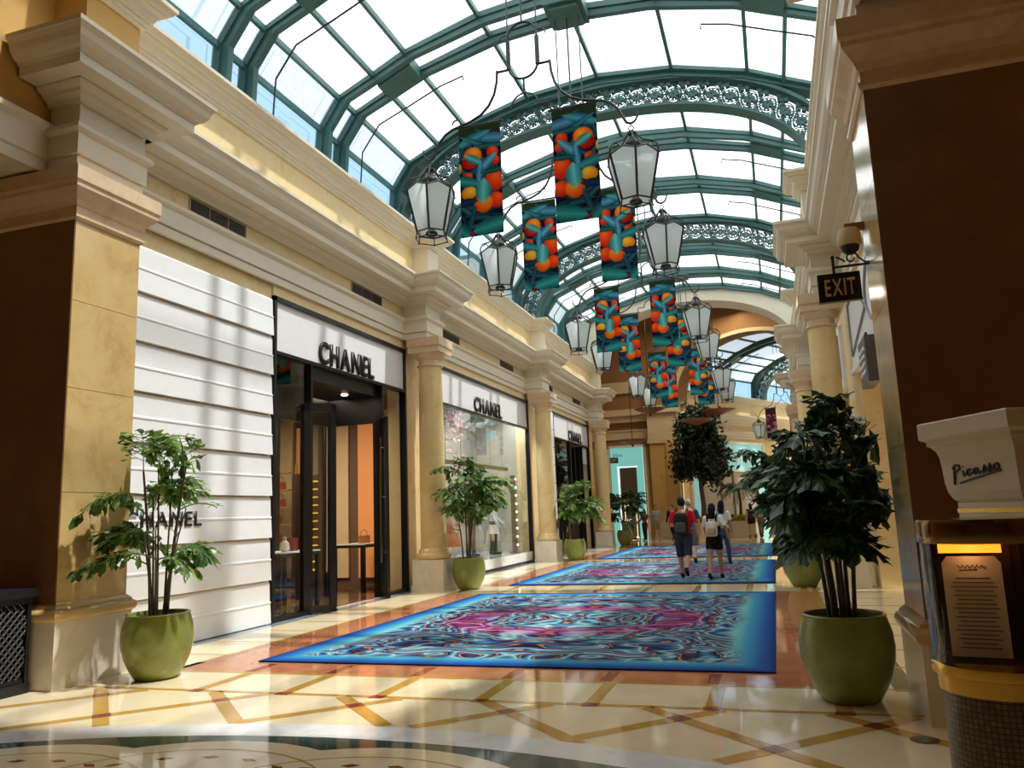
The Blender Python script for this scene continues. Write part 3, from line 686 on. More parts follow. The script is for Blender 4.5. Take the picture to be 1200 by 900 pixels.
ws_ = thing('wall_shelf', 'open wall shelf with small leather goods beyond the left side glazing', 'shelf', (-11.5, 16.1, 0))
b = MB(); 
for z in (1.1, 1.5, 1.9, 2.3, 2.7): b.box((-.8, 0, z), (.8, .3, z+.03))
b.box((-.84, .25, .0), (-.8, .3, 2.9)); b.box((.8, .25, 0), (.84, .3, 2.9)); b.build('shelf_board', plain('shelf_lacquer', (150, 112, 72), .4), ws_)
goods = [((-12.0 + .45*i + .1*(z > 1.6), 16.22, z+.03), i, z) for z in (1.1, 1.5, 1.9, 2.3) for i in range(3)]
gm = [plain('leather_tan', (170, 110, 60), .4), plain('leather_red', (130, 40, 40), .4), plain('leather_cream', (220, 205, 180), .4), plain('leather_black', (30, 28, 28), .35)]
bm_ = MB(); bm_.prism([(-.13, -.05), (.13, -.05), (.11, .05), (-.11, .05)], 0, .17); bm_.tube([(-.08, 0, .16), (-.07, 0, .26), (0, 0, .3), (.07, 0, .26), (.08, 0, .16)], .01, 5)
rows_ = {1.1: 'lowest', 1.5: 'second lowest', 1.9: 'second highest', 2.3: 'highest'}; cn = ['tan', 'red', 'cream', 'black']; pn = ['at the far end', 'in the middle', 'at the near end']
for (loc_, i, z) in goods:
    k = (i + int(z*10)) % 4
    o = bm_.build('handbag', gm[k], None, None, loc_); tag(o, '%s handbag %s of the %s board of the wall shelf' % (cn[k], pn[i], rows_[z]), 'handbag', 'handbags on the wall shelf')
tb = thing('display_table', 'black display table with white top inside the open doorway', 'table', (-8.95, 16.4, 0))
for sx in (-.35, .35):
    for sy in (-.6, .6): MB().box((sx-.03, sy-.03, 0), (sx+.03, sy+.03, .96)).build('leg', M_['black'], tb)
MB().box((-.4, -.66, .96), (.4, .66, 1.02)).build('table_frame', M_['black'], tb); MB().box((-.39, -.65, 1.02), (.39, .65, 1.04)).build('table_top', M_['white'], tb)
o = bm_.build('handbag', gm[0], None, None, (-8.9, 16.35, 1.04), (0, 0, .9)); tag(o, 'tan handbag on the display table inside the doorway', 'handbag')
tb2 = dup(tb, 'black display table with white top behind the left side glazing', (-8.6, 12.75, 0), 0)
o = MB().lathe([(.05, 0), (.09, .05), (.07, .16), (.03, .2), (.03, .26), (.045, .27)], seg=20).build('perfume_bottle', gm[2], None, 40, (-8.45, 12.6, 1.04)); tag(o, 'pale bottle on the display table behind the left side glazing', 'bottle')
o = MB().box((-.1, -.07, 0), (.1, .07, .2)).box((-.105, -.075, .2), (.105, .075, .24)).build('gift_box', gm[1], None, None, (-8.55, 12.95, 1.04)); tag(o, 'red gift box on the display table behind the left side glazing', 'box')

# --- the big show window
w1 = sroot('window_1', 'big black framed show window between two columns'); b = MB()
b.box((X-.1, 17.82, 0), (X+.03, 17.9, 5.31)); b.box((X-.1, 25.52, 0), (X+.03, 25.6, 5.31)); b.box((X-.1, 17.82, 5.24), (X+.03, 25.6, 5.31)); b.box((X-.1, 17.82, 4.34), (X+.02, 25.6, 4.39)); b.box((X-.1, 17.82, 0), (X+.02, 25.6, .07))
b.build('frame', M_['darkiron'], w1)
MB().box((X-.1, 17.9, 4.39), (X-.02, 25.52, 5.24)).build('fascia', M_['signwhite'], w1)
MB().box((X-.1, 17.9, .07), (X+.01, 25.52, .34)).build('sill', M_['fwhite'], w1)
MB().box((X-.06, 17.9, .34), (X-.05, 25.52, 4.34)).build('glazing', M_['glass'], w1)
b = MB(); b.box((-9.9, 17.7, 0), (-9.8, 25.7, 5.2)); b.box((-9.9, 17.62, 0), (-7.9, 17.7, 5.2)); b.box((-9.9, 25.7, 0), (-7.9, 25.78, 5.2)); b.box((-9.9, 17.6, 4.9), (-7.9, 25.8, 5.0))
struct('wall_window_bay', b, [plain('grey_beige_backdrop', (168, 170, 162), .6)])
b = MB(); b.box((-9.8, 17.7, .0), (-7.8, 25.7, .34)); struct('floor_window_bay', b, [M_['fwhite']])
letters('shop_sign', 'CHANEL', -7.715, 20.5, 22.85, 4.42, .42, .035, M_['black'], 'middle set of black block letters, over the big show window', 'sign', bold=.022)
t = thing('hanging_rail', 'dark display rail hung on wires high in the show window', 'rail', (-8.1, 21.6, 2.98))
MB().box((-.06, -2.7, -.05), (.06, 2.7, .05)).build('bar', M_['darkwood'], t)
for y in (-2.3, -1.2, 0, 1.2, 2.3): MB().tube([(0, y, .05), (0, y, 1.95)], .008, 5).build('wire', M_['iron'], t)
t = thing('bulb_post', 'dark upright post studded with white bulbs in the show window', 'light', (-8.0, 24.62, .34))
MB().box((-.07, -.07, 0), (.07, .07, 2.45)).box((-.14, -.14, 0), (.14, .14, .04)).build('post', M_['darkwood'], t)
BULB = emit('white_bulb', (255, 248, 232), 4)
for k in range(9): MB().ball((.09, 0, .25 + k*.26), .035, 8, 6).build('bulb', BULB, t)
# blossom branch hung in the upper part of the window
t = thing('blossom_branch', 'spray of pale pink blossom high behind the show window glass', 'flowers', (-9.3, 21.2, 3.9)); rnd = random.Random(5); b = MB(); c = MB()
for k in range(10):
    p = Vector((0, -2.2, .5)); d = Vector((rnd.uniform(-.1, .1), rnd.uniform(.5, 1), rnd.uniform(-.35, .25))).normalized(); pts = [p.copy()]
    for j in range(9):
        d = (d + Vector((rnd.uniform(-.12, .12), rnd.uniform(-.1, .25), rnd.uniform(-.25, .25)))).normalized(); p = p + d*.42; p.z = max(-.5, min(.7, p.z)); p.x = max(-.3, min(.3, p.x)); pts.append(p.copy())
        for q in range(9):
            o_ = p + Vector((rnd.gauss(0, .10), rnd.gauss(0, .14), rnd.gauss(0, .10))); r_ = rnd.uniform(.03, .06); nn = Vector((rnd.gauss(0, 1), rnd.gauss(0, 1), rnd.gauss(0, 1))).normalized(); u = nn.orthogonal().normalized(); v = nn.cross(u)
            for a in range(5):
                e1 = u*cos(a*1.257) + v*sin(a*1.257); e2 = u*cos(a*1.257+.6) + v*sin(a*1.257+.6); e3 = u*cos(a*1.257-.6) + v*sin(a*1.257-.6)
                c.poly([tuple(o_), tuple(o_+e3*r_*.7), tuple(o_+e1*r_), tuple(o_+e2*r_*.7)])
    b.tube([tuple(x) for x in pts], [.025 - .002*j for j in range(10)], 5)
b.build('branch', M_['stem'], t); c.build('blossom', leafmat('pink_blossom', (226, 170, 190), (236, 205, 212), (190, 120, 140), .3), t)

# --- third shop front: white blocks, glass, black door
b = MB()
for k in range(8):
    z0 = k*hh+.015; b.box((-7.74, 27.35, z0), (-7.65, 28.72, z0+hh-.03))
struct('wall_panelling_far', b, [M_['white']], label='narrow strip of white blocks beside the third shop front')
d2 = sroot('door_2', 'black door and glass of the third shop front'); b = MB()
b.box((X-.1, 28.8, 0), (X+.03, 28.88, 5.33)); b.box((X-.1, 34.77, 0), (X+.03, 34.85, 5.33)); b.box((X-.1, 28.8, 5.26), (X+.03, 34.85, 5.33)); b.box((X-.1, 28.8, 4.34), (X+.02, 34.85, 4.39)); b.box((X-.1, 31.25, 0), (X+.03, 31.33, 4.36)); b.box((X-.1, 28.8, 0), (X+.02, 31.3, .3))
b.build('frame', M_['darkiron'], d2)
MB().box((X-.1, 28.88, 4.39), (X-.02, 34.77, 5.26)).build('fascia', M_['signwhite'], d2)
MB().box((X-.06, 28.88, .3), (X-.05, 31.25, 4.34)).build('glazing', M_['glass'], d2)
b = MB(); b.box((X-.5, 31.33, 0), (X-.45, 34.77, 4.34)); b.box((X-.45, 33.9, 0), (X-.1, 34.0, 4.34))
for y in (31.5, 32.2, 32.95, 33.7): b.box((X-.45, y, .1), (X-.2, y+.08, 4.2))
b.build('door_leaf', M_['black'], d2); MB().box((X-.14, 33.95, 3.6), (X-.1, 34.7, 4.3)).build('transom_panel', M_['signwhite'], d2)
b = MB(); b.box((-9.0, 28.7, 0), (-8.9, 35.0, 5)); b.box((-9, 28.65, 0), (-8, 28.72, 5)); b.box((-9, 28.7, 4.6), (-8, 35, 4.7)); struct('wall_third_shop', b, [M_['tanwall']])
letters('shop_sign', 'CHANEL', -7.715, 31.2, 33.5, 4.42, .42, .035, M_['black'], 'farthest and smallest looking black block letters, over the black door', 'sign', bold=.022)
letters('wall_lettering', 'CHANEL', -7.664, 8.0, 9.4, 1.56, .2, .012, M_['black'], 'thin black lettering on the white panelling behind the potted palm', 'sign', bold=.02)
o = MB().box((-7.60, 27.3, 1.0), (-7.32, 27.7, 1.3)).box((-7.54, 27.38, .0), (-7.38, 27.62, 1.0)).build('pedestal_case', M_['black'], None); tag(o, 'small black pedestal beside the white blocks, behind the third potted palm', 'pedestal')

# --- ventilation grilles in the yellow frieze
def vent(y, label):
    t = thing('air_vent', label, 'vent', (-7.665, y, 6.035), group='dark grilles in the yellow frieze')
    MB().box((0, -.66, 0), (.012, .66, .225)).build('frame', M_['ventframe'], t)
    b = MB(); 
    for k in range(3):
        y0 = -.63 + k*.425
        b.box((.012, y0, .02), (.014, y0+.4, .205), 0)
        for j in range(7): b.box((.014, y0+.005, .03+j*.025), (.026, y0+.395, .04+j*.025), 1)
    b.build('louvre', [M_['vent'], plain('vent_blade', (70, 58, 44), .5) if 'vent_blade' not in bpy.data.materials else bpy.data.materials['vent_blade']], t); return t
vt = vent(9.63, 'nearest dark vent grille in the yellow frieze, above the white panelling')
for y, s_ in ((14.3, 'dark vent grille in the frieze above the first entrance, left of the first column'), (18.75, 'dark vent grille just past the first column, above the show window'), (23.4, 'dark vent grille above the right half of the show window'), (28.2, 'dark vent grille just past the second column'), (32.7, 'last dark vent grille in the left frieze, above the black door')): dup(vt, s_, (-7.665, y, 6.035))

# ================================================================ CARPETS
def carpetmat():
    m, n, l, b = base_mat('swirled_carpet'); b.inputs['Roughness'].default_value = .9; b.inputs['Specular IOR Level'].default_value = .1
    tc = n.new('ShaderNodeTexCoord'); sp = n.new('ShaderNodeSeparateXYZ'); l.new(tc.outputs['UV'], sp.inputs[0])
    def M(op, a, b_=None, c=None):
        k = n.new('ShaderNodeMath'); k.operation = op
        for i, v in enumerate((a, b_, c)):
            if v is None: continue
            if isinstance(v, (int, float)): k.inputs[i].default_value = v
            else: l.new(v, k.inputs[i])
        return k.outputs[0]
    x, y = sp.outputs[0], sp.outputs[1]        # metres from the carpet's centre
    ax, ay = M('ABSOLUTE', x), M('ABSOLUTE', y)
    ax = M('SQRT', M('ADD', M('MULTIPLY', ax, ax), .01)); ay = M('SQRT', M('ADD', M('MULTIPLY', ay, ay), .01))
    cv = n.new('ShaderNodeCombineXYZ'); l.new(ax, cv.inputs[0]); l.new(ay, cv.inputs[1])
    n1 = noise(n, l, .55, 2, .5, cv.outputs[0], .5)
    sc = n.new('ShaderNodeVectorMath'); sc.operation = 'SCALE'; sc.inputs[3].default_value = 2.6; l.new(n1.outputs['Color'], sc.inputs[0])
    ad = n.new('ShaderNodeVectorMath'); ad.operation = 'ADD'; l.new(cv.outputs[0], ad.inputs[0]); l.new(sc.outputs[0], ad.inputs[1])
    n2 = noise(n, l, .8, 1.0, .4, ad.outputs[0], .6)
    n3 = noise(n, l, 2.6, 1, .4, ad.outputs[0], .3)
    ph = M('ADD', M('MULTIPLY', n2.outputs['Fac'], 11.0), M('MULTIPLY', n3.outputs['Fac'], 2.2))
    wv = M('FRACT', ph)
    r = ramp(n, [(0, lin((12, 18, 48))), (.12, lin((24, 56, 110))), (.26, lin((48, 100, 136))), (.42, lin((104, 150, 160))), (.50, lin((164, 186, 180))), (.57, lin((92, 142, 156))), (.70, lin((44, 80, 122))), (.78, lin((18, 24, 50))), (.85, lin((190, 136, 98))), (.90, lin((104, 44, 54))), (.95, lin((14, 16, 42)))])
    l.new(wv, r.inputs[0])
    r2 = ramp(n, [(0, lin((70, 20, 70))), (.25, lin((150, 40, 110))), (.5, lin((160, 110, 160))), (.7, lin((170, 40, 80))), (1, lin((60, 30, 90)))]); l.new(wv, r2.inputs[0])
    rad = M('SQRT', M('ADD', M('MULTIPLY', M('MULTIPLY', x, .55), M('MULTIPLY', x, .55)), M('MULTIPLY', M('MULTIPLY', y, .62), M('MULTIPLY', y, .62))))
    rr = M('ADD', rad, M('MULTIPLY', M('SUBTRACT', n1.outputs['Fac'], .5), 1.2))
    mask = M('SUBTRACT', 1.0, M('MULTIPLY', M('ABSOLUTE', M('SUBTRACT', rr, .78)), 3.6)); mk = n.new('ShaderNodeClamp'); l.new(mask, mk.inputs[0])
    m1 = n.new('ShaderNodeMix'); m1.data_type = 'RGBA'; l.new(M('MULTIPLY', mk.outputs[0], .85), m1.inputs[0]); l.new(r.outputs[0], m1.inputs[6]); l.new(r2.outputs[0], m1.inputs[7])
    hx, hy = n.new('ShaderNodeAttribute'), None
    ex = M('SUBTRACT', 2.81, M('ABSOLUTE', x))
    zz = sp.outputs[1]; ey = M('SUBTRACT', 3.60, M('ABSOLUTE', y))
    e = M('MINIMUM', ex, ey); e2 = M('ADD', e, M('MULTIPLY', M('SUBTRACT', n2.outputs['Fac'], .5), .35))
    br = ramp(n, [(0, lin((18, 44, 104))), (.25, lin((28, 86, 156))), (.55, lin((56, 138, 174))), (.8, lin((104, 176, 176))), (1, lin((84, 142, 156)))]); l.new(M('MULTIPLY', e, 1.75), br.inputs[0])
    g = n.new('ShaderNodeClamp'); l.new(M('MULTIPLY', M('SUBTRACT', e2, .36), 6.0), g.inputs[0])
    m2 = n.new('ShaderNodeMix'); m2.data_type = 'RGBA'; l.new(g.outputs[0], m2.inputs[0]); l.new(br.outputs[0], m2.inputs[6]); l.new(m1.outputs[2], m2.inputs[7])
    l.new(m2.outputs[2], b.inputs['Base Color']); n.remove(hx); return m
CARP = carpetmat()
def carpet(y0, y1, label):
    x0, x1 = -5.75, -.13; hx, hy = (x1-x0)/2, (y1-y0)/2; b = MB()
    b.box((-hx, -hy, 0), (hx, hy, .012)); me = b.mesh('carpet', [CARP]); uv = me.uv_layers.new(name='UVMap')
    for lp in me.loops: c = me.vertices[lp.vertex_index].co; uv.data[lp.index].uv = (c.x*2.81/hx, c.y*3.6/hy)
    o = bpy.data.objects.new('carpet', me); COL.objects.link(o); o.location = ((x0+x1)/2, (y0+y1)/2, .0048); tag(o, label, 'carpet', 'swirled carpets down the middle of the gallery')
carpet(8.07, 15.34, 'nearest and largest looking blue swirled carpet'); carpet(17.15, 24.2, 'middle blue swirled carpet, under the strolling couple'); carpet(26.1, 34.6, 'farthest blue swirled carpet, beyond the strolling couple')

# ================================================================ HANGING FRAMES, BANNERS, LANTERNS
def hanging_frame(y, label):
    t = thing('chandelier', label, 'chandelier frame', (XC, y, 7.2), group='wrought iron hanging frames under the vault')
    b = MB()
    pts = [(.22*cos(a), 0, 1.25 + .22*sin(a)) for a in [pi*i/12 for i in range(13)]]; pts = [(-p[0], 0, p[2]) for p in pts]
    low = [(.22*cos(a), 0, .80 + .22*sin(a)) for a in [-pi*i/12 for i in range(13)]]
    b.tube(pts + low + [pts[0]], .018, 8); b.tube([(0, 0, .58), (0, 0, .35)], .016, 8)
    arc = [(.2*cos(a), 0, .15 + .2*sin(a)) for a in [pi*i/12 for i in range(13)]]; b.tube([(.38, 0, 0), (.38, 0, .14), (.2, 0, .14)] + arc + [(-.2, 0, .14), (-.38, 0, .14), (-.38, 0, 0)], .014, 6)
    b.build('centre_loop', M_['iron'], t)
    for sx in (-1, 1):
        a = MB(); a.tube([(sx*.22, 0, .76), (sx*.22, 0, 1.2)], .034, 8); a.tube([(sx*.22, 0, .76), (sx*.40, 0, .76)], .018, 6)
        a.tube([(sx*x, 0, z) for x, z in ((.40, .78), (.415, .6), (.46, .42), (.55, .26), (.68, .14), (.84, .07), (1.0, .03), (1.12, .0), (1.24, -.06), (1.34, -.17), (1.40, -.30), (1.44, -.39), (1.50, -.42), (1.56, -.39), (1.60, -.32), (1.60, -.24))], [.02]*13 + [.017, .014, .01], 8)
        a.tube([(sx*(1.06 + .065*cos(k*.6)), 0, .075 + .065*sin(k*.6)) for k in range(9)], .014, 6); a.tube([(sx*(.27 + .09*cos(k*.5)), 0, 1.22 + .09*sin(k*.5)) for k in range(7)], .011, 6)
        a.tube([(sx*.34, 0, 0), (sx*1.06, 0, 0)], .016, 6); a.build('arm', M_['iron'], t)
    for dx in (-.22, 0, .22): MB().tube([(dx, 0, 1.2 if dx else 1.46), (dx, 0, 3.52)], .012 if dx else .016, 6).build('rod', M_['iron'], t)
    return t
ordn = ['nearest', 'second nearest', 'third nearest', 'fourth nearest', 'fifth nearest', 'farthest']
hf = hanging_frame(PAIRS[0], 'nearest hanging wrought iron frame with looped centre')
for k in range(1, 6): dup(hf, '%s hanging wrought iron frame under the vault' % ordn[k], (XC, PAIRS[k], 7.2))

# printed fruit banner: the print is a vertex colour picture on a fine grid, both faces
def banner_mesh(flip):
    NX, NY = 72, 184; Wd, Hh = .64, 1.67
    u, v = np.meshgrid((np.arange(NX)+.5)/NX, (np.arange(NY)+.5)/NY)
    if flip: u = 1-u
    img = np.empty((NY, NX, 3)); img[:] = (26, 34, 66); rng = np.random.default_rng(3)
    img[v < .09] = (58, 84, 52)
    def blob(cx, cy, rx, ry, rot, c0, c1, soft=.12, hl=(-.3, -.35)):
        dx = (u-cx)*.64; dy = (v-cy)*1.67; ca, sa = np.cos(rot), np.sin(rot)
        a = (dx*ca + dy*sa)/(rx*.64); b_ = (-dx*sa + dy*ca)/(ry*1.67); d = np.sqrt(a*a + b_*b_)
        k = np.clip((1-d)/soft, 0, 1)[..., None]; g = np.clip(np.sqrt((a-hl[0])**2 + (b_-hl[1])**2)/1.25, 0, 1)[..., None]
        img[:] = img*(1-k) + (np.array(c0)*(1-g) + np.array(c1)*g)*k
    def leafb(cx, cy, L, w_, rot, c0=(130, 206, 214), c1=(46, 130, 144)):
        dx = (u-cx)*.64; dy = (v-cy)*1.67; ca, sa = np.cos(rot), np.sin(rot); a = (dx*ca+dy*sa)/L; b_ = (-dx*sa+dy*ca)/w_
        k = np.clip((1 - a*a - np.abs(b_))/.15, 0, 1)*(np.abs(a) < 1); g = np.clip(np.abs(b_)*1.3, 0, 1)[..., None]; k = k[..., None]
        img[:] = img*(1-k) + (np.array(c0)*(1-g) + np.array(c1)*g)*k
    O, OE = (255, 206, 80), (244, 104, 20); Rd, RE = (250, 130, 60), (226, 48, 26); Y, YE = (255, 228, 110), (236, 166, 30)
    for q_ in range(46):
        h_ = rng.uniform(0, 1); leafb(rng.uniform(0, 1), rng.uniform(.1, 1), rng.uniform(.1, .26), rng.uniform(.025, .07), rng.uniform(-1.5, 1.5), (44+40*h_, 96+60*h_, 116+56*h_), (24, 52+20*h_, 76+20*h_))
    leafb(.3, .085, .24, .05, -.1, (70, 60, 70), (66, 22, 60)); leafb(.2, .13, .24, .1, -.15, (120, 190, 210), (60, 124, 164)); leafb(.66, .115, .3, .09, .35, (110, 196, 204), (48, 130, 150)); leafb(.55, .165, .32, .05, -.5, (90, 170, 180), (40, 110, 130)); leafb(.28, .2, .3, .05, -.05, (70, 146, 150), (36, 90, 100))
    blob(.2, .265, .15, .06, .3, Rd, RE); blob(.13, .34, .1, .045, 0, Rd, RE)
    blob(.68, .27, .24, .083, .2, O, OE); blob(.76, .335, .19, .055, -.25, (240, 70, 24), (190, 24, 18)); leafb(.68, .3, .16, .07, -.55, (140, 220, 214), (54, 150, 150))
    leafb(.36, .36, .24, .08, .75, (150, 214, 226), (66, 140, 170)); leafb(.52, .43, .2, .06, 1.45, (140, 206, 226), (60, 136, 176)); blob(.79, .445, .12, .032, -.5, Rd, RE)
    blob(.17, .525, .24, .1, .4, (255, 150, 60), (232, 58, 24)); leafb(.2, .43, .22, .05, .05, (60, 150, 140), (30, 90, 90)); leafb(.84, .5, .26, .09, -.3, (88, 190, 190), (42, 130, 138))
    blob(.15, .7, .2, .075, 0, (255, 140, 56), (232, 62, 24)); blob(.78, .605, .2, .062, .15, Y, YE); blob(.45, .715, .235, .088, .1, O, (238, 110, 20)); leafb(.44, .6, .2, .13, 1.5, (150, 226, 222), (66, 166, 170))
    leafb(.86, .69, .2, .07, .1, (50, 82, 130), (34, 54, 90)); leafb(.71, .83, .2, .05, 1.25, (70, 130, 150), (34, 84, 100)); leafb(.26, .925, .32, .15, .2, (84, 196, 192), (36, 126, 132)); leafb(.98, .94, .24, .12, -.7, (84, 190, 192), (36, 120, 130))
    blob(.73, .975, .07, .02, 0, (210, 60, 50), (150, 20, 40)); blob(1.0, .37, .06, .05, 0, Y, YE)
    img = np.clip(img + rng.normal(0, 5, img.shape)*.6, 0, 255)/255.0; img = np.where(img <= .04045, img/12.92, ((img+.055)/1.055)**2.4)
    if flip is None: pass
    gx = np.linspace(-Wd/2, Wd/2, NX); gz = np.linspace(0, -Hh, NY); X_, Z_ = np.meshgrid(gx, gz)
    col = img.reshape(-1, 3); verts = []
    for yy in (-.006, .006): verts.append(np.stack([X_.ravel(), np.full(X_.size, yy), Z_.ravel()], 1))
    V = np.concatenate(verts); i = np.arange(NX*NY).reshape(NY, NX); q_ = np.stack([i[:-1, :-1], i[1:, :-1], i[1:, 1:], i[:-1, 1:]], -1).reshape(-1, 4)
    edge = np.concatenate([i[0, :], i[1:, -1], i[-1, -2::-1], i[-2:0:-1, 0]]); k = len(edge); off = NX*NY
    e = np.stack([edge, np.roll(edge, -1), np.roll(edge, -1)+off, edge+off], -1)
    F = np.concatenate([q_, q_[:, ::-1]+off, e]); me = bpy.data.meshes.new('banner'); me.from_pydata(V.tolist(), [], F.tolist())
    at_ = me.color_attributes.new('print', 'FLOAT_COLOR', 'POINT'); c4 = np.ones((len(V), 4), np.float32); c4[:, :3] = np.concatenate([col, col]); at_.data.foreach_set('color', c4.ravel()); me.update(); return me
def printmat(name):
    m, n, l, b = base_mat(name); a = n.new('ShaderNodeVertexColor'); a.layer_name = 'print'
    t = n.new('ShaderNodeBsdfTranslucent'); mx = n.new('ShaderNodeMixShader'); mx.inputs[0].default_value = .62; b.inputs['Roughness'].default_value = .7; b.inputs['Specular IOR Level'].default_value = .15
    l.new(a.outputs[0], b.inputs['Base Color']); l.new(a.outputs[0], t.inputs[0]); l.new(b.outputs[0], mx.inputs[1]); l.new(t.outputs[0], mx.inputs[2]); l.new(mx.outputs[0], n['Material Output'].inputs[0]); return m
PM = printmat('printed_banner_cloth'); BL, BR = banner_mesh(True), banner_mesh(False)
for me in (BL, BR): me.materials.append(PM)
for k in range(6):
    for me, sx, sn in ((BL, -1, 'left'), (BR, 1, 'right')):
        o = bpy.data.objects.new('banner', me); COL.objects.link(o); o.location = (XC + sx*.71, PAIRS[k], 7.178)
        tag(o, 'orange fruit print banner on the %s side of the %s hanging frame' % (sn, ordn[k]), 'banner', 'fruit print banners under the vault')

def lantern(label):
    t = thing('lantern', label, 'lantern', (0, 0, 0), group='frosted glass lanterns on the hanging frames')   # origin at the hook
    def hx(r, z, k): a = pi/6 + k*pi/3 + .25; return (r*cos(a), r*sin(a), z)
    RT_, RB_, ZT, ZB = .37, .225, -.42, -1.03
    fr = MB()
    for k in range(6):
        fr.tube([hx(RT_, ZT, k), hx(RB_, ZB, k)], .017, 5); fr.tube([hx(RT_, ZT, k), hx(RT_+.035, ZT-.01, k)], .009, 4)
        a, b_ = Vector(hx(RT_, ZT, k)), Vector(hx(RT_, ZT, k+1)); md = (a+b_)/2; fr.tube([tuple(a), tuple(a*.75+b_*.25 + Vector((0, 0, .04))), tuple(md + Vector((0, 0, .075))), tuple(a*.25+b_*.75 + Vector((0, 0, .04))), tuple(b_)], .012, 5)
        fr.tube([hx(RB_, ZB, k), hx(RB_, ZB, k+1)], .012, 5); fr.tube([hx(RB_+.02, ZB-.10, k), hx(RB_+.02, ZB-.10, k+1)], .009, 5); fr.tube([hx(RB_, ZB, k), hx(RB_+.02, ZB-.12, k)], .009, 4)
    fr.build('frame', M_['iron'], t)
    cr = MB()
    for k in range(6):
        cr.tube([hx(r, z, k) for r, z in ((RT_, ZT), (.375, -.34), (.33, -.25), (.24, -.21), (.15, -.17), (.085, -.09), (.05, -.03))], .013, 5); cr.tube([hx(.26 + .05*cos(j*.7), -.29 + .05*sin(j*.7), k) for j in range(8)], .008, 4)
    cr.lathe([(.02, .0), (.045, -.02), (.05, -.06), (.03, -.09), (.06, -.13), (.11, -.19), (.12, -.22), (.02, -.23)], seg=14); cr.tube([(.035*cos(k*pi/5), 0, .03+.035*sin(k*pi/5)) for k in range(11)], .009, 5); cr.build('crown', M_['iron'], t)
    for k in range(6):
        a, b_ = Vector(hx(RT_-.01, ZT, k)), Vector(hx(RT_-.01, ZT, k+1)); c, d = Vector(hx(RB_-.01, ZB, k)), Vector(hx(RB_-.01, ZB, k+1)); md = (a+b_)/2 + Vector((0, 0, .07))
        g = MB(); g.slab([tuple(c), tuple(d), tuple(b_), tuple(b_*.75+a*.25+Vector((0, 0, .04))), tuple(md), tuple(a*.75+b_*.25+Vector((0, 0, .04))), tuple(a)], tuple(-(c+d)), .006); g.build('glass_pane', M_['lampglass'], t)
    MB().lathe([(.02, ZB+.12), (.05, ZB+.05), (.09, ZB), (.085, ZB-.03), (.03, ZB-.06)], seg=14).build('lamp_holder', M_['iron'], t)
    return t
lt = None
for k in range(6):
    for sx, sn in ((-1, 'left'), (1, 'right')):
        lb = '%s lantern of the %s hanging frame' % (sn, ordn[k]); lb = ('frosted glass and iron ' + lb)
        pos = (XC + sx*1.5, PAIRS[k], 6.682)
        if lt is None: lt = lantern(lb); lt.location = pos
        else: dup(lt, lb, pos)
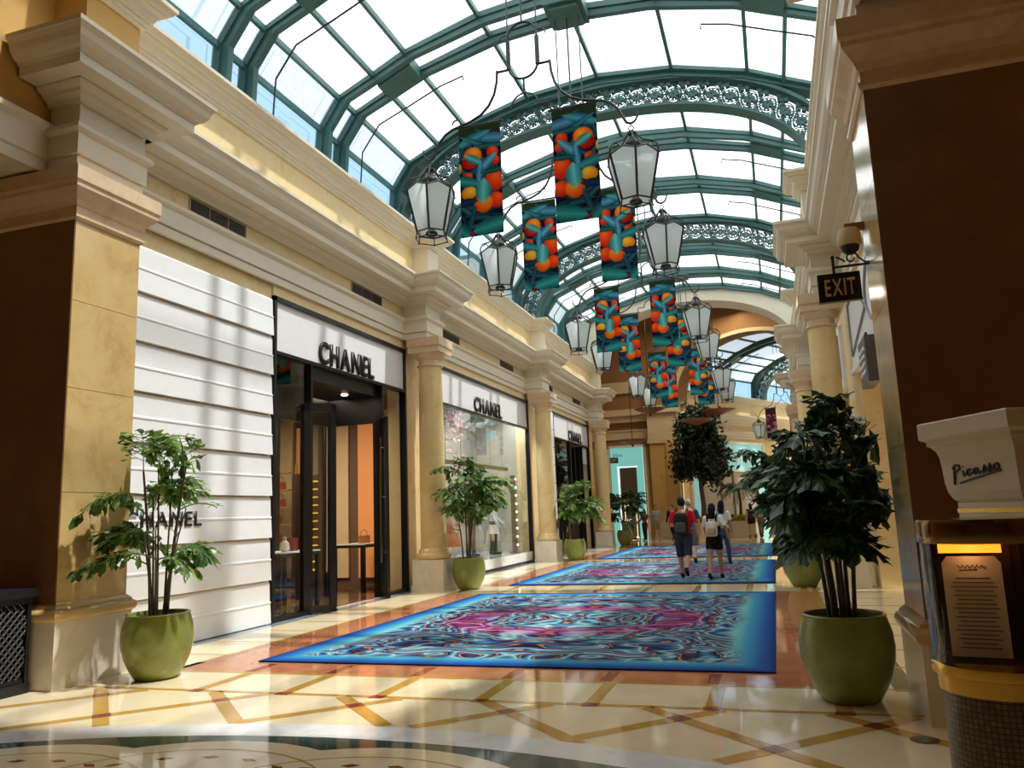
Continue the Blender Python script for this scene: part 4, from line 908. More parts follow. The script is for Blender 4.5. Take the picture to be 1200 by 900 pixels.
# ================================================================ POTTED PALMS AND TREES
def potted(seed, label, loc, h_top, leafscale, mat, nst=7, clamp=None, fr=(4, 6), spread=1.0, zlow=1.15, group='potted palms in olive glazed pots'):
    rnd = random.Random(seed); t = thing('potted_palm', label, 'potted plant', loc, group=group)
    MB().lathe([(.0, .0), (.20, .0), (.225, .015), (.275, .10), (.325, .21), (.352, .32), (.362, .42), (.352, .53), (.325, .625), (.318, .65), (.325, .66), (.318, .668), (.298, .668), (.292, .65), (.30, .58), (.0, .575)], seg=48, cap=False).build('pot', M_['pot'], t, 50)
    s = MB(); 
    for k in range(60):
        a, r = rnd.uniform(0, 2*pi), .27*sqrt(rnd.random()); s.ball((r*cos(a), r*sin(a), .60), (rnd.uniform(.03, .06), rnd.uniform(.03, .06), rnd.uniform(.015, .045)), 6, 4)
    s.lathe([(0, .595), (.297, .595), (.297, .575), (0, .575)], seg=32, cap=False); s.build('moss', M_['soil'], t)
    f = MB(); stems = []
    def ok(p):
        if not clamp: return True
        return clamp(loc[0] + p.x, loc[1] + p.y, p.z)
    def leaflet(o, d, up, L):
        d = d.normalized(); side = d.cross(up); side = side.normalized() if side.length > 1e-4 else d.orthogonal().normalized(); nn = side.cross(d)
        w_ = L*rnd.uniform(.15, .28); dr = -nn*L*.1 + Vector((0, 0, -L*.12))
        p = [o, o + d*L*.45 + side*w_*.8, o + d*L*.78 + side*w_*rnd.uniform(.8, 1.25) + dr, o + d*L*.92 + side*w_*.35 + dr*.8, o + d*L*rnd.uniform(.95, 1.15) + dr, o + d*L*.86 - side*w_*.5 + dr*.8, o + d*L*.66 - side*w_*rnd.uniform(.7, 1.1) + dr*.8, o + d*L*.4 - side*w_*.6]
        mid = o + d*L*.5 - nn*L*.05
        if not all(ok(q_) for q_ in p): return
        ix = [f.pt(tuple(q_)) for q_ in p]; c = f.pt(tuple(mid))
        for k in range(8): f.face((ix[k], ix[(k+1) % 8], c))
    def frond(o, d, L):
        pts = [o.copy()]; p = o.copy(); dd = d.normalized(); nseg = 8
        for k in range(nseg):
            dd = (dd + Vector((0, 0, -.10 - .05*k*.3))).normalized(); p = p + dd*L/nseg
            if not ok(p): break
            pts.append(p.copy())
        if len(pts) < 3: return
        f.tube([tuple(q_) for q_ in pts], [.009*(1-.08*k) for k in range(len(pts))], 4)
        for k in range(2, len(pts)):
            p = pts[k]; ax = (pts[k]-pts[k-1]).normalized(); sd = ax.cross(Vector((0, 0, 1))); sd = sd.normalized() if sd.length > .01 else Vector((1, 0, 0))
            for sg in (-1, 1):
                sub = (sd*sg*.9 + ax*.55 + Vector((0, 0, rnd.uniform(-.25, .15)))).normalized(); sl = L*.26*(1 - .5*k/len(pts))
                e = p + sub*sl; 
                if not ok(e): continue
                f.tube([tuple(p), tuple(e)], .004, 3)
                for q_ in (.45, 1.0):
                    o_ = p + sub*sl*q_; sp2 = ax.cross(sub)
                    leaflet(o_, sub + ax*rnd.uniform(.1, .8) + Vector((0, 0, rnd.uniform(-.5, .1))), Vector((rnd.uniform(-.4, .4), rnd.uniform(-.4, .4), 1)), leafscale*rnd.uniform(.12, .21))
                    if rnd.random() < .55: leaflet(o_, sub*.5 - ax*rnd.uniform(.0, .5) + Vector((0, 0, rnd.uniform(-.8, -.1))), Vector((rnd.uniform(-.5, .5), rnd.uniform(-.5, .5), 1)), leafscale*rnd.uniform(.10, .16))
        leaflet(pts[-1], dd, Vector((0, 0, 1)), leafscale*.2)
    for i in range(nst):
        a = 2*pi*i/nst + rnd.uniform(-.4, .4); r = rnd.uniform(.03, .15); lean = rnd.uniform(.05, .22)*spread
        p0 = Vector((r*cos(a), r*sin(a), .58)); H = (h_top - .25 - .6)*rnd.uniform(.62, 1.0) if i else (h_top-.25-.6); pts = []
        for k in range(9):
            u = k/8; q_ = Vector((p0.x + cos(a)*lean*u**1.5, p0.y + sin(a)*lean*u**1.5, .58 + H*u + .0)); 
            if ok(q_): pts.append(q_)
        rad = rnd.uniform(.012, .022)
        MB().tube([tuple(q_) for q_ in pts], [rad*(1-.07*k) for k in range(len(pts))], 7).build('stem', M_['stem'], t, 60)
        nf = rnd.randint(*fr)
        for k in range(nf):
            z = zlow + (pts[-1].z - zlow)*min(1, max(0, (k + rnd.uniform(0, 1.1))/nf)) + rnd.uniform(-.12, .08)
            u = (z-.58)/max(.01, H); u = min(1, max(0, u)); q_ = Vector((p0.x + cos(a)*lean*u**1.5, p0.y + sin(a)*lean*u**1.5, .58+H*u)); b_ = a + rnd.uniform(-1.5, 1.5)
            frond(q_, Vector((cos(b_)*.9, sin(b_)*.9, rnd.uniform(.35, 1.9))), rnd.uniform(.34, .68)*spread)
        b_ = rnd.uniform(0, 2*pi); frond(pts[-1], Vector((cos(b_)*.35, sin(b_)*.35, 1)), rnd.uniform(.35, .5))
    f.build('foliage', mat, t)
    return t
def cl_left(x, y, z): return x > (-6.90 if y < 7.45 else -7.6) and x < -5.5 and not (x > -6.5 and 1.54 < z < 1.73)
def cl_right(x, y, z): return -.08 < x < .86 if y < 7.9 else (x < .72 or y < 15.7)
potted(11, 'potted palm in front of the white panelling beside the left pier', (-6.34, 7.14, 0), 2.46, 1.0, M_['leaf'], 8, cl_left, fr=(3, 5), spread=1.15)
potted(23, 'potted palm at the first left column, before the show window', (-6.42, 16.45, 0), 2.66, 1.2, M_['leaf'], 7, lambda x, y, z: x > -6.80 if y > 15.8 and z < .8 else (x > -6.78 or not 15.95 < y < 16.75) and x > -7.55, spread=1.2, zlow=1.3)
potted(37, 'potted palm at the second left column, before the black door', (-6.40, 26.1, 0), 2.5, 1.3, M_['leaf'], 7, lambda x, y, z: x > -6.76, spread=1.2, zlow=1.3)
potted(41, 'small potted palm beside the turquoise shop front', (-6.55, 36.2, 0), 2.3, 1.6, M_['leafdark'], 5, lambda x, y, z: x > -7.4, spread=1.4, fr=(3, 4))
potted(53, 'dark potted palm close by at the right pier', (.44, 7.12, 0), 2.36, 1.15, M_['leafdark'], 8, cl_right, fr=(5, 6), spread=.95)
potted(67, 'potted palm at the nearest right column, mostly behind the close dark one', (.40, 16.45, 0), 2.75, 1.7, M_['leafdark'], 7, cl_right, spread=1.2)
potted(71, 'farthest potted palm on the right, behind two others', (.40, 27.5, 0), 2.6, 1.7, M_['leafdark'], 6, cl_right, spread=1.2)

# dark tree and drooping palms in planters in the rotunda
def planter_box(loc, label):
    t = thing('planter_box', label, 'planter', loc)
    MB().box((-.75, -.75, .0), (.75, .75, .08)).box((-.7, -.7, .08), (.7, .7, .72)).box((-.76, -.76, .72), (.76, .76, .8)).build('box', M_['tanwall'], t)
    MB().box((-.66, -.66, .8), (.66, .66, .83)).build('soil', M_['soil'], t)
    rnd = random.Random(9); f = MB()
    for k in range(420):
        o = Vector((rnd.uniform(-.68, .68), rnd.uniform(-.68, .68), rnd.uniform(.82, 1.1))); n_ = Vector((rnd.gauss(0, 1), rnd.gauss(0, 1), rnd.gauss(.6, 1))).normalized(); u = n_.orthogonal().normalized(); v = n_.cross(u); r = rnd.uniform(.04, .08)
        f.poly([tuple(o+u*r), tuple(o+v*r), tuple(o-u*r), tuple(o-v*r)])
    f.build('flowers', M_['flower'], t); return t
PX, PY = -3.47, 41.5
planter_box((PX, PY, 0), 'square tan planter with yellow flowers under the dark tree')
def tree(loc, label, H, zc0, rx, rz, n, seed):
    rnd = random.Random(seed); t = thing('indoor_tree', label, 'tree', loc); b = MB()
    trunk = [(0, 0, .0), (.03, .02, .8), (-.03, 0, 1.8), (.02, -.02, 3.0), (0, 0, H*.8)]; b.tube(trunk, [.14, .12, .11, .09, .04], 10)
    for k in range(16):
        z = rnd.uniform(zc0-.2, H*.8); a = rnd.uniform(0, 2*pi); L = rnd.uniform(.6, 1.0)*rx; b.tube([(0, 0, z), (cos(a)*L*.5, sin(a)*L*.5, z+.35), (cos(a)*L, sin(a)*L, z+.5)], [.04, .025, .01], 6)
    b.build('trunk', M_['greystem'], t); f = MB(); cen = (H+zc0)/2
    cl = []
    for k in range(46):
        a, e = rnd.uniform(0, 2*pi), rnd.uniform(-1, 1); r_ = rnd.uniform(.45, .9); s_ = sqrt(1-e*e); cl.append(Vector((rx*r_*s_*cos(a), rx*r_*s_*sin(a), cen + rz*r_*e)))
    for k in range(n):
        c = cl[k % len(cl)]; o = c + Vector((rnd.gauss(0, .26), rnd.gauss(0, .26), rnd.gauss(0, .26)))*1.0; d = Vector((rnd.gauss(0, 1), rnd.gauss(0, 1), rnd.gauss(-.6, .7))).normalized(); u = d.orthogonal().normalized(); u = (u + d.cross(u)*rnd.uniform(-1, 1)).normalized(); L = rnd.uniform(.2, .36); w_ = L*.24
        nn = d.cross(u)*L*.06
        ix = [f.pt(tuple(x)) for x in (o, o+d*L*.5+u*w_, o+d*L, o+d*L*.5-u*w_, o+d*L*.5+nn)]
        for a_, b_ in ((0, 1), (1, 2), (2, 3), (3, 0)): f.face((ix[a_], ix[b_], ix[4]))
    f.build('foliage', M_['treeleaf'], t); return t
tree((PX, PY, .83), 'tall dark leafy tree in the rotunda planter', 6.0, 1.5, 1.4, 2.3, 8500, 4)
def droop_palm(loc, label, seed, H, L):
    rnd = random.Random(seed); t = thing('drooping_palm', label, 'palm', loc); MB().tube([(0, 0, 0), (.05, 0, H*.5), (0, .03, H)], [.09, .07, .05], 8).build('trunk', M_['greystem'], t); f = MB()
    for i in range(15):
        a = i*2.4; p = Vector((0, 0, H)); d = Vector((cos(a), sin(a), rnd.uniform(.3, 1.3))).normalized(); pts = [p.copy()]
        for k in range(10): d = (d + Vector((0, 0, -.22))).normalized(); p = p + d*L/10; pts.append(p.copy())
        f.tube([tuple(q_) for q_ in pts], .012, 4)
        for k in range(1, 11):
            ax = (pts[k]-pts[k-1]).normalized(); sd_ = ax.cross(Vector((0, 0, 1))); sd_ = sd_.normalized() if sd_.length > .05 else Vector((1, 0, 0))
            for sg in (-1, 1):
                for h in (0, .5):
                    o = pts[k-1].lerp(pts[k], h); e = o + (sd_*sg*.6 + ax*.5 + Vector((0, 0, -.55))).normalized()*L*.3; m_ = o.lerp(e, .5) + ax*.022
                    f.poly([tuple(o), tuple(m_), tuple(e), tuple(m_ - ax*.044)])
    f.build('fronds', M_['leafdark'], t)
planter_box((-1.75, 42.9, 0), 'second tan planter with yellow flowers under the drooping palm')
droop_palm((-1.75, 42.9, .83), 'drooping dark palm right of the tall tree', 3, 1.7, 1.35)
# ================================================================ PEOPLE
def loft(mb, rings, seg=16):
    """closed tube of ellipses: [(centre, rx, ry)] stacked upwards"""
    R = []
    for c, rx, ry in rings: R.append([mb.pt((c[0] + rx*cos(2*pi*j/seg), c[1] + ry*sin(2*pi*j/seg), c[2])) for j in range(seg)])
    for k in range(len(R)-1):
        for j in range(seg): mb.face((R[k][j], R[k][(j+1) % seg], R[k+1][(j+1) % seg], R[k+1][j]))
    mb.face(R[0][::-1]); mb.face(R[-1])
def fuse(mb, voxel, mat, name, parent, smooth=3):
    """melt overlapping volumes into one continuous skin"""
    o = bpy.data.objects.new(name, mb.mesh(name, mat)); COL.objects.link(o)
    r = o.modifiers.new('r', 'REMESH'); r.mode = 'VOXEL'; r.voxel_size = voxel; r.use_smooth_shade = True
    s = o.modifiers.new('s', 'SMOOTH'); s.iterations = smooth; s.factor = .5
    bpy.context.view_layer.update(); dg = bpy.context.evaluated_depsgraph_get(); me = bpy.data.meshes.new_from_object(o.evaluated_get(dg))
    bpy.data.objects.remove(o); me.name = name; me.materials.clear(); me.materials.append(mat); me.polygons.foreach_set('use_smooth', [True]*len(me.polygons))
    p = bpy.data.objects.new(name, me); COL.objects.link(p); p.parent = parent; return p
_mats = {}
def cloth(rgb, pat=None):
    k = (rgb, pat)
    if k not in _mats: _mats[k] = plain('cloth_%d' % len(_mats), rgb, .85, vary=.1 if not pat else .45, vs=8 if not pat else 14, spec=.2)
    return _mats[k]
def skinm(rgb):
    k = ('s', rgb)
    if k not in _mats: _mats[k] = plain('skin_%d' % len(_mats), rgb, .55, vary=.04)
    return _mats[k]
def person(label, loc, rot, H=1.75, fem=False, legs=((8, 5), (-12, 25)), arms=((5, 10, 15), (5, 10, 15)), skin=(196, 150, 118), hair=(24, 20, 20), longhair=0, bald=0,
           top=((200, 30, 40), 'short'), bottom=((40, 48, 66), 'shorts'), shoe=(30, 30, 32), lean=0, vox=.012, name='person', cat='person', extra=None, headturn=0):
    k = H/1.75; root = thing(name, label, cat, loc, rot); root.scale = (k, k, k); sk = skinm(skin)
    hw, sw = (.085, .165) if fem else (.09, .19); tw = .9 if fem else 1.0
    def D(a, ab, sx): a, ab = radians(a), radians(ab); return Vector((sx*sin(ab), sin(a)*cos(ab), -cos(a)*cos(ab)))
    J = {}
    for i, sx in enumerate((-1, 1)):
        hip = Vector((sx*hw, 0, .93)); kn = hip + D(legs[i][0], 2, sx)*.43; an = kn + D(legs[i][0]-legs[i][1], 0, sx)*.41; J[sx] = [hip, kn, an]
    low = min(J[s][2].z for s in J) - .089
    for s in J: J[s] = [p - Vector((0, 0, low)) for p in J[s]]
    dz = -low; Z = lambda z: z + dz
    ly = lambda z: (z - .93)*math.tan(radians(lean))      # forward lean of the trunk
    A = {}
    for i, sx in enumerate((-1, 1)):
        sh = Vector((sx*sw, ly(1.41), Z(1.41))); el = sh + D(arms[i][0], arms[i][1], sx)*.29; wr = el + D(arms[i][0]+arms[i][2], arms[i][1]*.4, sx)*.25; A[sx] = [sh, el, wr]
    TR = [(.86, .13*tw, .10), (.92, .165, .115), (1.0, .155*tw, .108), (1.12, .14*tw, .098), (1.25, .16*tw, .112), (1.36, .172*tw, .108), (1.42, .14*tw, .085), (1.47, .075, .065)]
    def torso(mb, e, z0, z1):
        loft(mb, [((0, ly(z), Z(z)), rx+e, ry+e) for z, rx, ry in TR if z0 - .001 <= z <= z1 + .001])
    b = MB(); torso(b, 0, .8, 1.5); hc = Vector((0, ly(1.62) + .01, Z(1.63)))
    b.tube([(0, ly(1.44), Z(1.42)), (0, ly(1.5), Z(1.54)), (0, ly(1.55)+.01, Z(1.6))], [.062, .052, .052], 12)
    b.ball(hc, (.076, .096, .116), 16, 12); b.ball(hc + Vector((0, .035, -.065)), (.052, .06, .05), 12, 8); b.ball(hc + Vector((0, .098, -.018)), (.013, .02, .024), 8, 6)
    for sx in (-1, 1): b.ball(hc + Vector((sx*.079, -.005, -.01)), (.012, .022, .034), 8, 6)
    for sx in (-1, 1):
        h, n_, a = J[sx]
        b.tube([h + Vector((0, 0, .05)), h, h.lerp(n_, .5), n_, n_.lerp(a, .3), n_.lerp(a, .65), a], [.085, .088, .076, .056, .058, .044, .036], 12)
        sh, el, wr = A[sx]; d = (wr-el).normalized()
        b.ball(sh, (.055, .055, .055), 10, 8); b.tube([sh, sh.lerp(el, .5), el, el.lerp(wr, .35), wr], [.05, .045, .037, .038, .027], 10)
        # hand: palm, four unequal curled fingers, thumb from the side of the palm
        pal = wr + d*.085; wd = Vector((0, 1, 0)) - d*d.y; wd = wd.normalized() if wd.length > .1 else Vector((0, 0, 1)); nn = d.cross(wd).normalized()*(-sx)
        b.tube([wr, wr + d*.04, pal], [.026, .034, .034], 10, sx=.55 if abs(nn.x) > .5 else 1)
        for q_, L in ((-.027, .062), (-.009, .072), (.009, .078), (.027, .070)):
            o = pal + wd*q_; c1 = o + d*L*.55 + nn*.008; b.tube([o - d*.02, c1, c1 + (d*.75 + nn*.65).normalized()*L*.5], [.0115, .0105, .009], 6)
        o = wr + d*.03 + wd*.028; b.tube([o, o + wd*.03 + d*.03, o + wd*.032 + d*.065 + nn*.01], [.014, .0125, .0105], 6)
        b.tube([a, a + Vector((0, .03, -.035)), a + Vector((0, .12, -.05))], [.036, .036, .026], 8)
    fuse(b, vox, sk, 'body', root)
    # face
    fm = MB(); 
    for sx in (-1, 1): fm.ball(hc + Vector((sx*.03, .088, .005)), .0085, 8, 6)
    fm.build('eyes', M_['black'], root); MB().ball(hc + Vector((0, .092, -.06)), (.022, .008, .006), 8, 6).build('mouth', skinm((150, 80, 76)), root)
    # hair
    if bald < 1 and hair:
        hb = MB(); hb.ball(hc + Vector((0, -.014, .018)), (.086, .098, .112), 16, 12)
        if longhair: hb.tube([hc + Vector((0, -.06, .02)), hc + Vector((0, -.085, -.12)), hc + Vector((0, -.10, -.12-longhair))], [.085, .088, .06], 12); hb.ball(hc + Vector((0, -.03, -.02)), (.092, .085, .1), 14, 10)
        hm = plain('hair_%s' % '_'.join(map(str, hair)), hair, .75, vary=.15, vs=30, spec=.15); fuse(hb, .012, hm, 'hair', root, 2)
    # clothes
    tc, tk = top; e = .016
    s = MB(); torso(s, e, .92 if tk != 'long_coat' else .86, 1.45)
    if tk == 'long_coat': loft(s, [((0, 0, Z(.62)), .21, .17), ((0, 0, Z(.9)), .19, .14)])
    for sx in (-1, 1):
        sh, el, wr = A[sx]; s.ball(sh - Vector((sx*.01, 0, 0)), (.07, .07, .065), 10, 8)
        if tk == 'short': s.tube([sh - Vector((sx*.03, 0, 0)), sh, sh.lerp(el, .7)], [.062, .066, .07], 12)
        elif tk != 'tank': s.tube([sh - Vector((sx*.03, 0, 0)), sh, el, wr], [.06, .062, .052, .042], 12)
    fuse(s, .014, cloth(tc, tk == 'pattern'), 'coat' if tk == 'long_coat' else 'shirt', root)
    bc, bk = bottom; s = MB(); torso(s, e+.004, .86, 1.0)
    loft(s, [((0, 0, Z(.80)), .13, .105), ((0, 0, Z(.9)), .172, .125), ((0, 0, Z(.98)), .166, .118)])
    if bk == 'skirt': loft(s, [((0, 0, Z(.40)), .27, .24), ((0, 0, Z(.7)), .22, .18), ((0, 0, Z(.95)), .165, .12)])
    else:
        for sx in (-1, 1):
            h, n_, a = J[sx]
            if bk == 'mini': s.tube([h + Vector((0, 0, .03)), h, h.lerp(n_, .55)], [.10, .105, .10], 12)
            elif bk == 'shorts': s.tube([h + Vector((0, 0, .03)), h, h.lerp(n_, .6), n_.lerp(a, .04)], [.10, .105, .094, .086], 12)
            else: s.tube([h + Vector((0, 0, .03)), h, h.lerp(n_, .6), n_, n_.lerp(a, .5), a - (a-n_)*.02], [.10, .104, .088, .07, .064, .058], 12)
    fuse(s, .014, cloth(bc, bk == 'pattern'), {'mini': 'shorts', 'shorts': 'shorts', 'skirt': 'skirt'}.get(bk, 'trousers'), root)
    for sx in (-1, 1):
        a = J[sx][2]; pitch = radians(-(legs[0 if sx < 0 else 1][0]-legs[0 if sx < 0 else 1][1])*.6) if a.z > .1 else 0; s = MB()
        def F(y, z): return a + Vector((0, y*cos(pitch) + (z)*sin(pitch), -y*sin(pitch) + z*cos(pitch)))
        s.tube([F(-.05, -.035), F(0, -.03), F(.08, -.04), F(.16, -.045), F(.19, -.047)], [.034, .043, .041, .037, .022], 12); s.tube([F(-.035, .03), F(-.02, -.02)], [.038, .042], 10)
        fuse(s, .010, cloth(shoe), 'shoe', root, 2)
    if extra: extra(root, Z, ly, A, hc)
    return root, (k, Z, ly)
def backpack(label, host, info, col, pocket, strap, w_=.15, h0=1.02, h1=1.42, d=.13):
    k, Z, ly = info; t = thing('backpack', label, 'backpack', host.location, host.rotation_euler.z); t.scale = (k, k, k)
    zc = (h0+h1)/2; y0 = -.135 + ly(zc)
    b = MB(); loft(b, [((0, y0-d/2, Z(z)), w_*q_, d/2*q_) for z, q_ in ((h0, .80), (h0+.03, .96), (zc, 1.0), (h1-.06, .95), (h1-.02, .8), (h1, .5))], 20); fuse(b, .012, cloth(col), 'main_bag', t)
    b = MB(); loft(b, [((0, y0-d*.92, Z(z)), w_*.78*q_, .045*q_) for z, q_ in ((h0+.03, .8), (h0+.06, 1), (zc-.02, 1), (zc+.02, .75))], 16); fuse(b, .010, cloth(pocket), 'front_pocket', t, 2)
    for sx in (-1, 1):
        MB().tube([(sx*.10, y0-.03, Z(h1-.05)), (sx*.115, -.09+ly(1.46), Z(1.47)), (sx*.115, ly(1.46), Z(1.505)), (sx*.12, .10+ly(1.4), Z(1.44)), (sx*.13, .145+ly(1.25), Z(1.28)), (sx*.155, .06, Z(1.12)), (sx*.13, y0-.02, Z(h0+.06))], .016, 8).build('strap', cloth(strap), t, 60)
    MB().tube([(-.03, y0-.05, Z(h1-.01)), (0, y0-.05, Z(h1+.03)), (.03, y0-.05, Z(h1-.01))], .008, 6).build('handle', cloth(strap), t); return t
LEG = lambda a, b: (a, b)
p1, i1 = person('man in a red tee and navy shorts walking away beside a woman', (-1.98, 18.02, .017), radians(-4), 1.79, legs=((14, 2), (-22, 26)), arms=((20, 14, 70), (2, 16, 16)), skin=(190, 142, 112), top=((204, 28, 44), 'short'), bottom=((44, 50, 70), 'shorts'), shoe=(34, 34, 38), vox=.009)
backpack('black and grey backpack on the man in the red tee', p1, i1, (38, 38, 42), (70, 72, 76), (60, 62, 66), .155, .98, 1.42, .15)
p2, i2 = person('woman in a white tee and black overall shorts walking away', (-1.33, 17.96, .017), radians(-6), 1.62, True, legs=((-12, 14), (12, 2)), arms=((25, 10, 40), (6, 26, 8)), skin=(186, 138, 110), hair=(26, 22, 22), longhair=.12, top=((238, 236, 232), 'short'), bottom=((24, 24, 28), 'mini'), shoe=(32, 32, 34), vox=.009,
    extra=lambda root, Z, ly, A, hc: (lambda s: (loft(s, [((0, ly(z), Z(z)), rx*.9+.026, ry+.024) for z, rx, ry in ((.9, .16, .115), (1.0, .155, .108), (1.12, .14, .098), (1.24, .15, .108))]), [s.tube([(sx*.09, -.10, Z(1.2)), (sx*.085, -.075, Z(1.46)), (sx*.085, .06, Z(1.48)), (sx*.08, .13, Z(1.2))], .022, 8) for sx in (-1, 1)], fuse(s, .012, cloth((24, 24, 28)), 'overall_bib', root)))(MB()))
backpack('white and beige backpack on the woman in black overall shorts', p2, i2, (214, 208, 202), (168, 150, 124), (40, 38, 38), .14, 1.0, 1.34, .14)
p3, i3 = person('woman with long black hair and blue jeans ahead of the couple', (-1.42, 22.6, .017), radians(-10), 1.70, True, legs=((-8, 8), (12, 6)), hair=(16, 14, 18), longhair=.26, top=((226, 228, 232), 'short'), bottom=((62, 84, 124), 'trousers'), shoe=(60, 50, 48))
backpack('pale blue backpack on the woman in jeans', p3, i3, (176, 196, 216), (150, 172, 196), (120, 140, 170), .13, 1.05, 1.38, .11)
person('grey haired man in a dark blue shirt ahead of the man in red', (-2.33, 23.0, .017), radians(3), 1.78, legs=((10, 4), (-12, 16)), hair=(150, 144, 136), top=((52, 66, 92), 'short'), bottom=((84, 84, 92), 'shorts'), skin=(206, 160, 134))
person('man in a teal shirt by the turquoise shop front', (-7.05, 41.8, 0), radians(-70), 1.74, legs=((4, 3), (-6, 6)), top=((92, 158, 158), 'short'), bottom=((150, 130, 104), 'trousers'))
person('short woman in maroon beside the man in teal', (-6.42, 41.2, 0), radians(150), 1.55, True, legs=((3, 2), (-3, 4)), longhair=.06, top=((110, 50, 66), 'long'), bottom=((70, 36, 52), 'trousers'), arms=((20, 8, 50), (20, 8, 50)))
person('man in a pale grey shirt and khaki shorts standing left of the pier', (-5.95, 42.2, 0), radians(200), 1.76, legs=((2, 2), (-3, 3)), hair=(120, 110, 104), top=((176, 176, 178), 'short'), bottom=((166, 150, 122), 'shorts'), shoe=(190, 188, 184))
person('person in dark clothes walking by the rotunda pier', (-4.95, 40.6, 0), radians(160), 1.74, legs=((12, 4), (-14, 18)), top=((34, 34, 42), 'long'), bottom=((28, 30, 44), 'trousers'))
person('man in a grey tee and patterned shorts walking away past the planter', (-.74, 40.7, 0), radians(-12), 1.80, legs=((14, 4), (-18, 22)), top=((150, 150, 152), 'short'), bottom=((112, 94, 92), 'pattern'), hair=(40, 34, 32))
person('woman in black shorts walking beside the man in grey', (-1.2, 41.2, 0), radians(10), 1.66, True, legs=((8, 4), (-10, 14)), longhair=.1, top=((44, 42, 48), 'tank'), bottom=((30, 28, 32), 'mini'), skin=(198, 156, 128))
# dressed mannequins on the show window floor
MS = (222, 214, 204)
def pose_bag(label, loc, rgb):
    o = bm_.build('handbag', cloth(rgb), None, None, loc, (0, 0, 1.4)); tag(o, label, 'handbag')
person('mannequin in a white quilted jacket and dark trousers in the show window', (-8.35, 23.6, .34), radians(-75), 1.80, True, legs=((3, 2), (-4, 3)), arms=((8, 12, 40), (4, 12, 25)), skin=MS, hair=None, bald=1, top=((236, 232, 226), 'long_coat'), bottom=((52, 52, 62), 'trousers'), shoe=(28, 28, 30), name='mannequin', cat='mannequin', vox=.014)
person('mannequin in a black jacket next to the white jacketed one', (-8.75, 22.75, .34), radians(-80), 1.78, True, legs=((3, 2), (-4, 3)), arms=((8, 12, 20), (30, 12, 50)), skin=MS, hair=None, bald=1, top=((44, 42, 48), 'long'), bottom=((40, 40, 50), 'trousers'), shoe=(28, 28, 30), name='mannequin', cat='mannequin', vox=.014)
person('mannequin in a long rust red patterned skirt near the first column', (-8.4, 20.35, .34), radians(-85), 1.80, True, legs=((3, 2), (-4, 3)), arms=((6, 10, 20), (6, 10, 20)), skin=MS, hair=None, bald=1, top=((186, 150, 150), 'long'), bottom=((158, 76, 54), 'skirt'), shoe=(28, 28, 30), name='mannequin', cat='mannequin', vox=.014)
pose_bag('white handbag standing on the show window floor', (-8.2, 22.4, .34), (228, 224, 218))
# ================================================================ SIGNS, LAMPS, MENU STAND AND SMALL THINGS
def hleaf_letters(root, text, T, x0, x1, z0, h, t, mat, bold=.02, slant=0.0):
    """flat raised letters; T maps (across, out, up) to the parent's space"""
    out = []
    for ch in text:
        cu = bpy.data.curves.new('letter', 'FONT'); cu.body = ch; cu.size = 1; cu.offset = bold
        o = bpy.data.objects.new('letter', cu); COL.objects.link(o); bpy.context.view_layer.update()
        me = bpy.data.meshes.new_from_object(o.evaluated_get(bpy.context.evaluated_depsgraph_get())); bpy.data.objects.remove(o); bpy.data.curves.remove(cu)
        xs_ = [v.co.x for v in me.vertices]; out.append((me, min(xs_), max(xs_)))
    gap = .13; tot = sum(b-a for m, a, b in out) + gap*(len(out)-1); k = (x1-x0)/tot; cur = x0
    for me, a, b_ in out:
        for v in me.vertices: v.co = Vector((cur + (v.co.x-a)*k + slant*v.co.y, 0, z0 + v.co.y/.72*h))
        bm = bmesh.new(); bm.from_mesh(me); r = bmesh.ops.extrude_face_region(bm, geom=bm.faces[:]); bmesh.ops.translate(bm, vec=(0, t, 0), verts=[g for g in r['geom'] if isinstance(g, bmesh.types.BMVert)])
        bmesh.ops.recalc_face_normals(bm, faces=bm.faces[:]); bm.to_mesh(me); bm.free()
        for v in me.vertices: v.co = Vector(T(*v.co))
        me.materials.clear(); me.materials.append(mat); o = bpy.data.objects.new('letter', me); COL.objects.link(o); o.parent = root; cur += (b_-a+gap)*k
EXM = plain('exit_letter_tan', (196, 160, 112), .5)
def exit_sign(loc, label, k=1.0, rot=0):
    t = thing('exit_sign', label, 'sign', loc, rot); t.scale = (k, k, k)
    MB().box((-.17, -.03, -.245), (.17, .03, -.01)).box((-.175, -.032, -.255), (.175, .032, -.243)).build('sign_box', M_['black'], t)
    hleaf_letters(t, 'EXIT', lambda x, y, z: (x, -.03 - y, z), -.115, .125, -.205, .15, .004, EXM, .012)
    b = MB(); b.tube([(-.03, 0, .05), (.40, 0, .05)], .011, 6); b.tube([(-.03, 0, -.01), (-.03, 0, .13)], .012, 6); b.ball((-.03, 0, .14), .018, 8, 6); b.tube([(.3, 0, .05), (.3, 0, .12)], .01, 6); b.ball((.3, 0, .13), .022, 8, 6)
    b.tube([(.12 + .055*cos(j*.5)*(1-.05*j), 0, .115 + .055*sin(j*.5)*(1-.05*j)) for j in range(14)], .008, 5); b.tube([(.17, 0, .12), (.22, 0, .07), (.28, 0, .065)], .008, 5); b.tube([(.07, 0, .09), (.03, 0, .12), (.0, 0, .14)], .008, 5); b.build('bracket', M_['darkiron'], t); return t
exit_sign((.675, 7.14, 3.485), 'black exit sign on a scrolled bracket at the right pier', 1.0)
exit_sign((-6.60, 34.9, 3.86), 'tiny exit sign on the last left column', 1.0, radians(180) if False else 0)
t = thing('security_camera', 'domed security camera above the exit sign', 'camera', (.80, 7.2, 3.76))
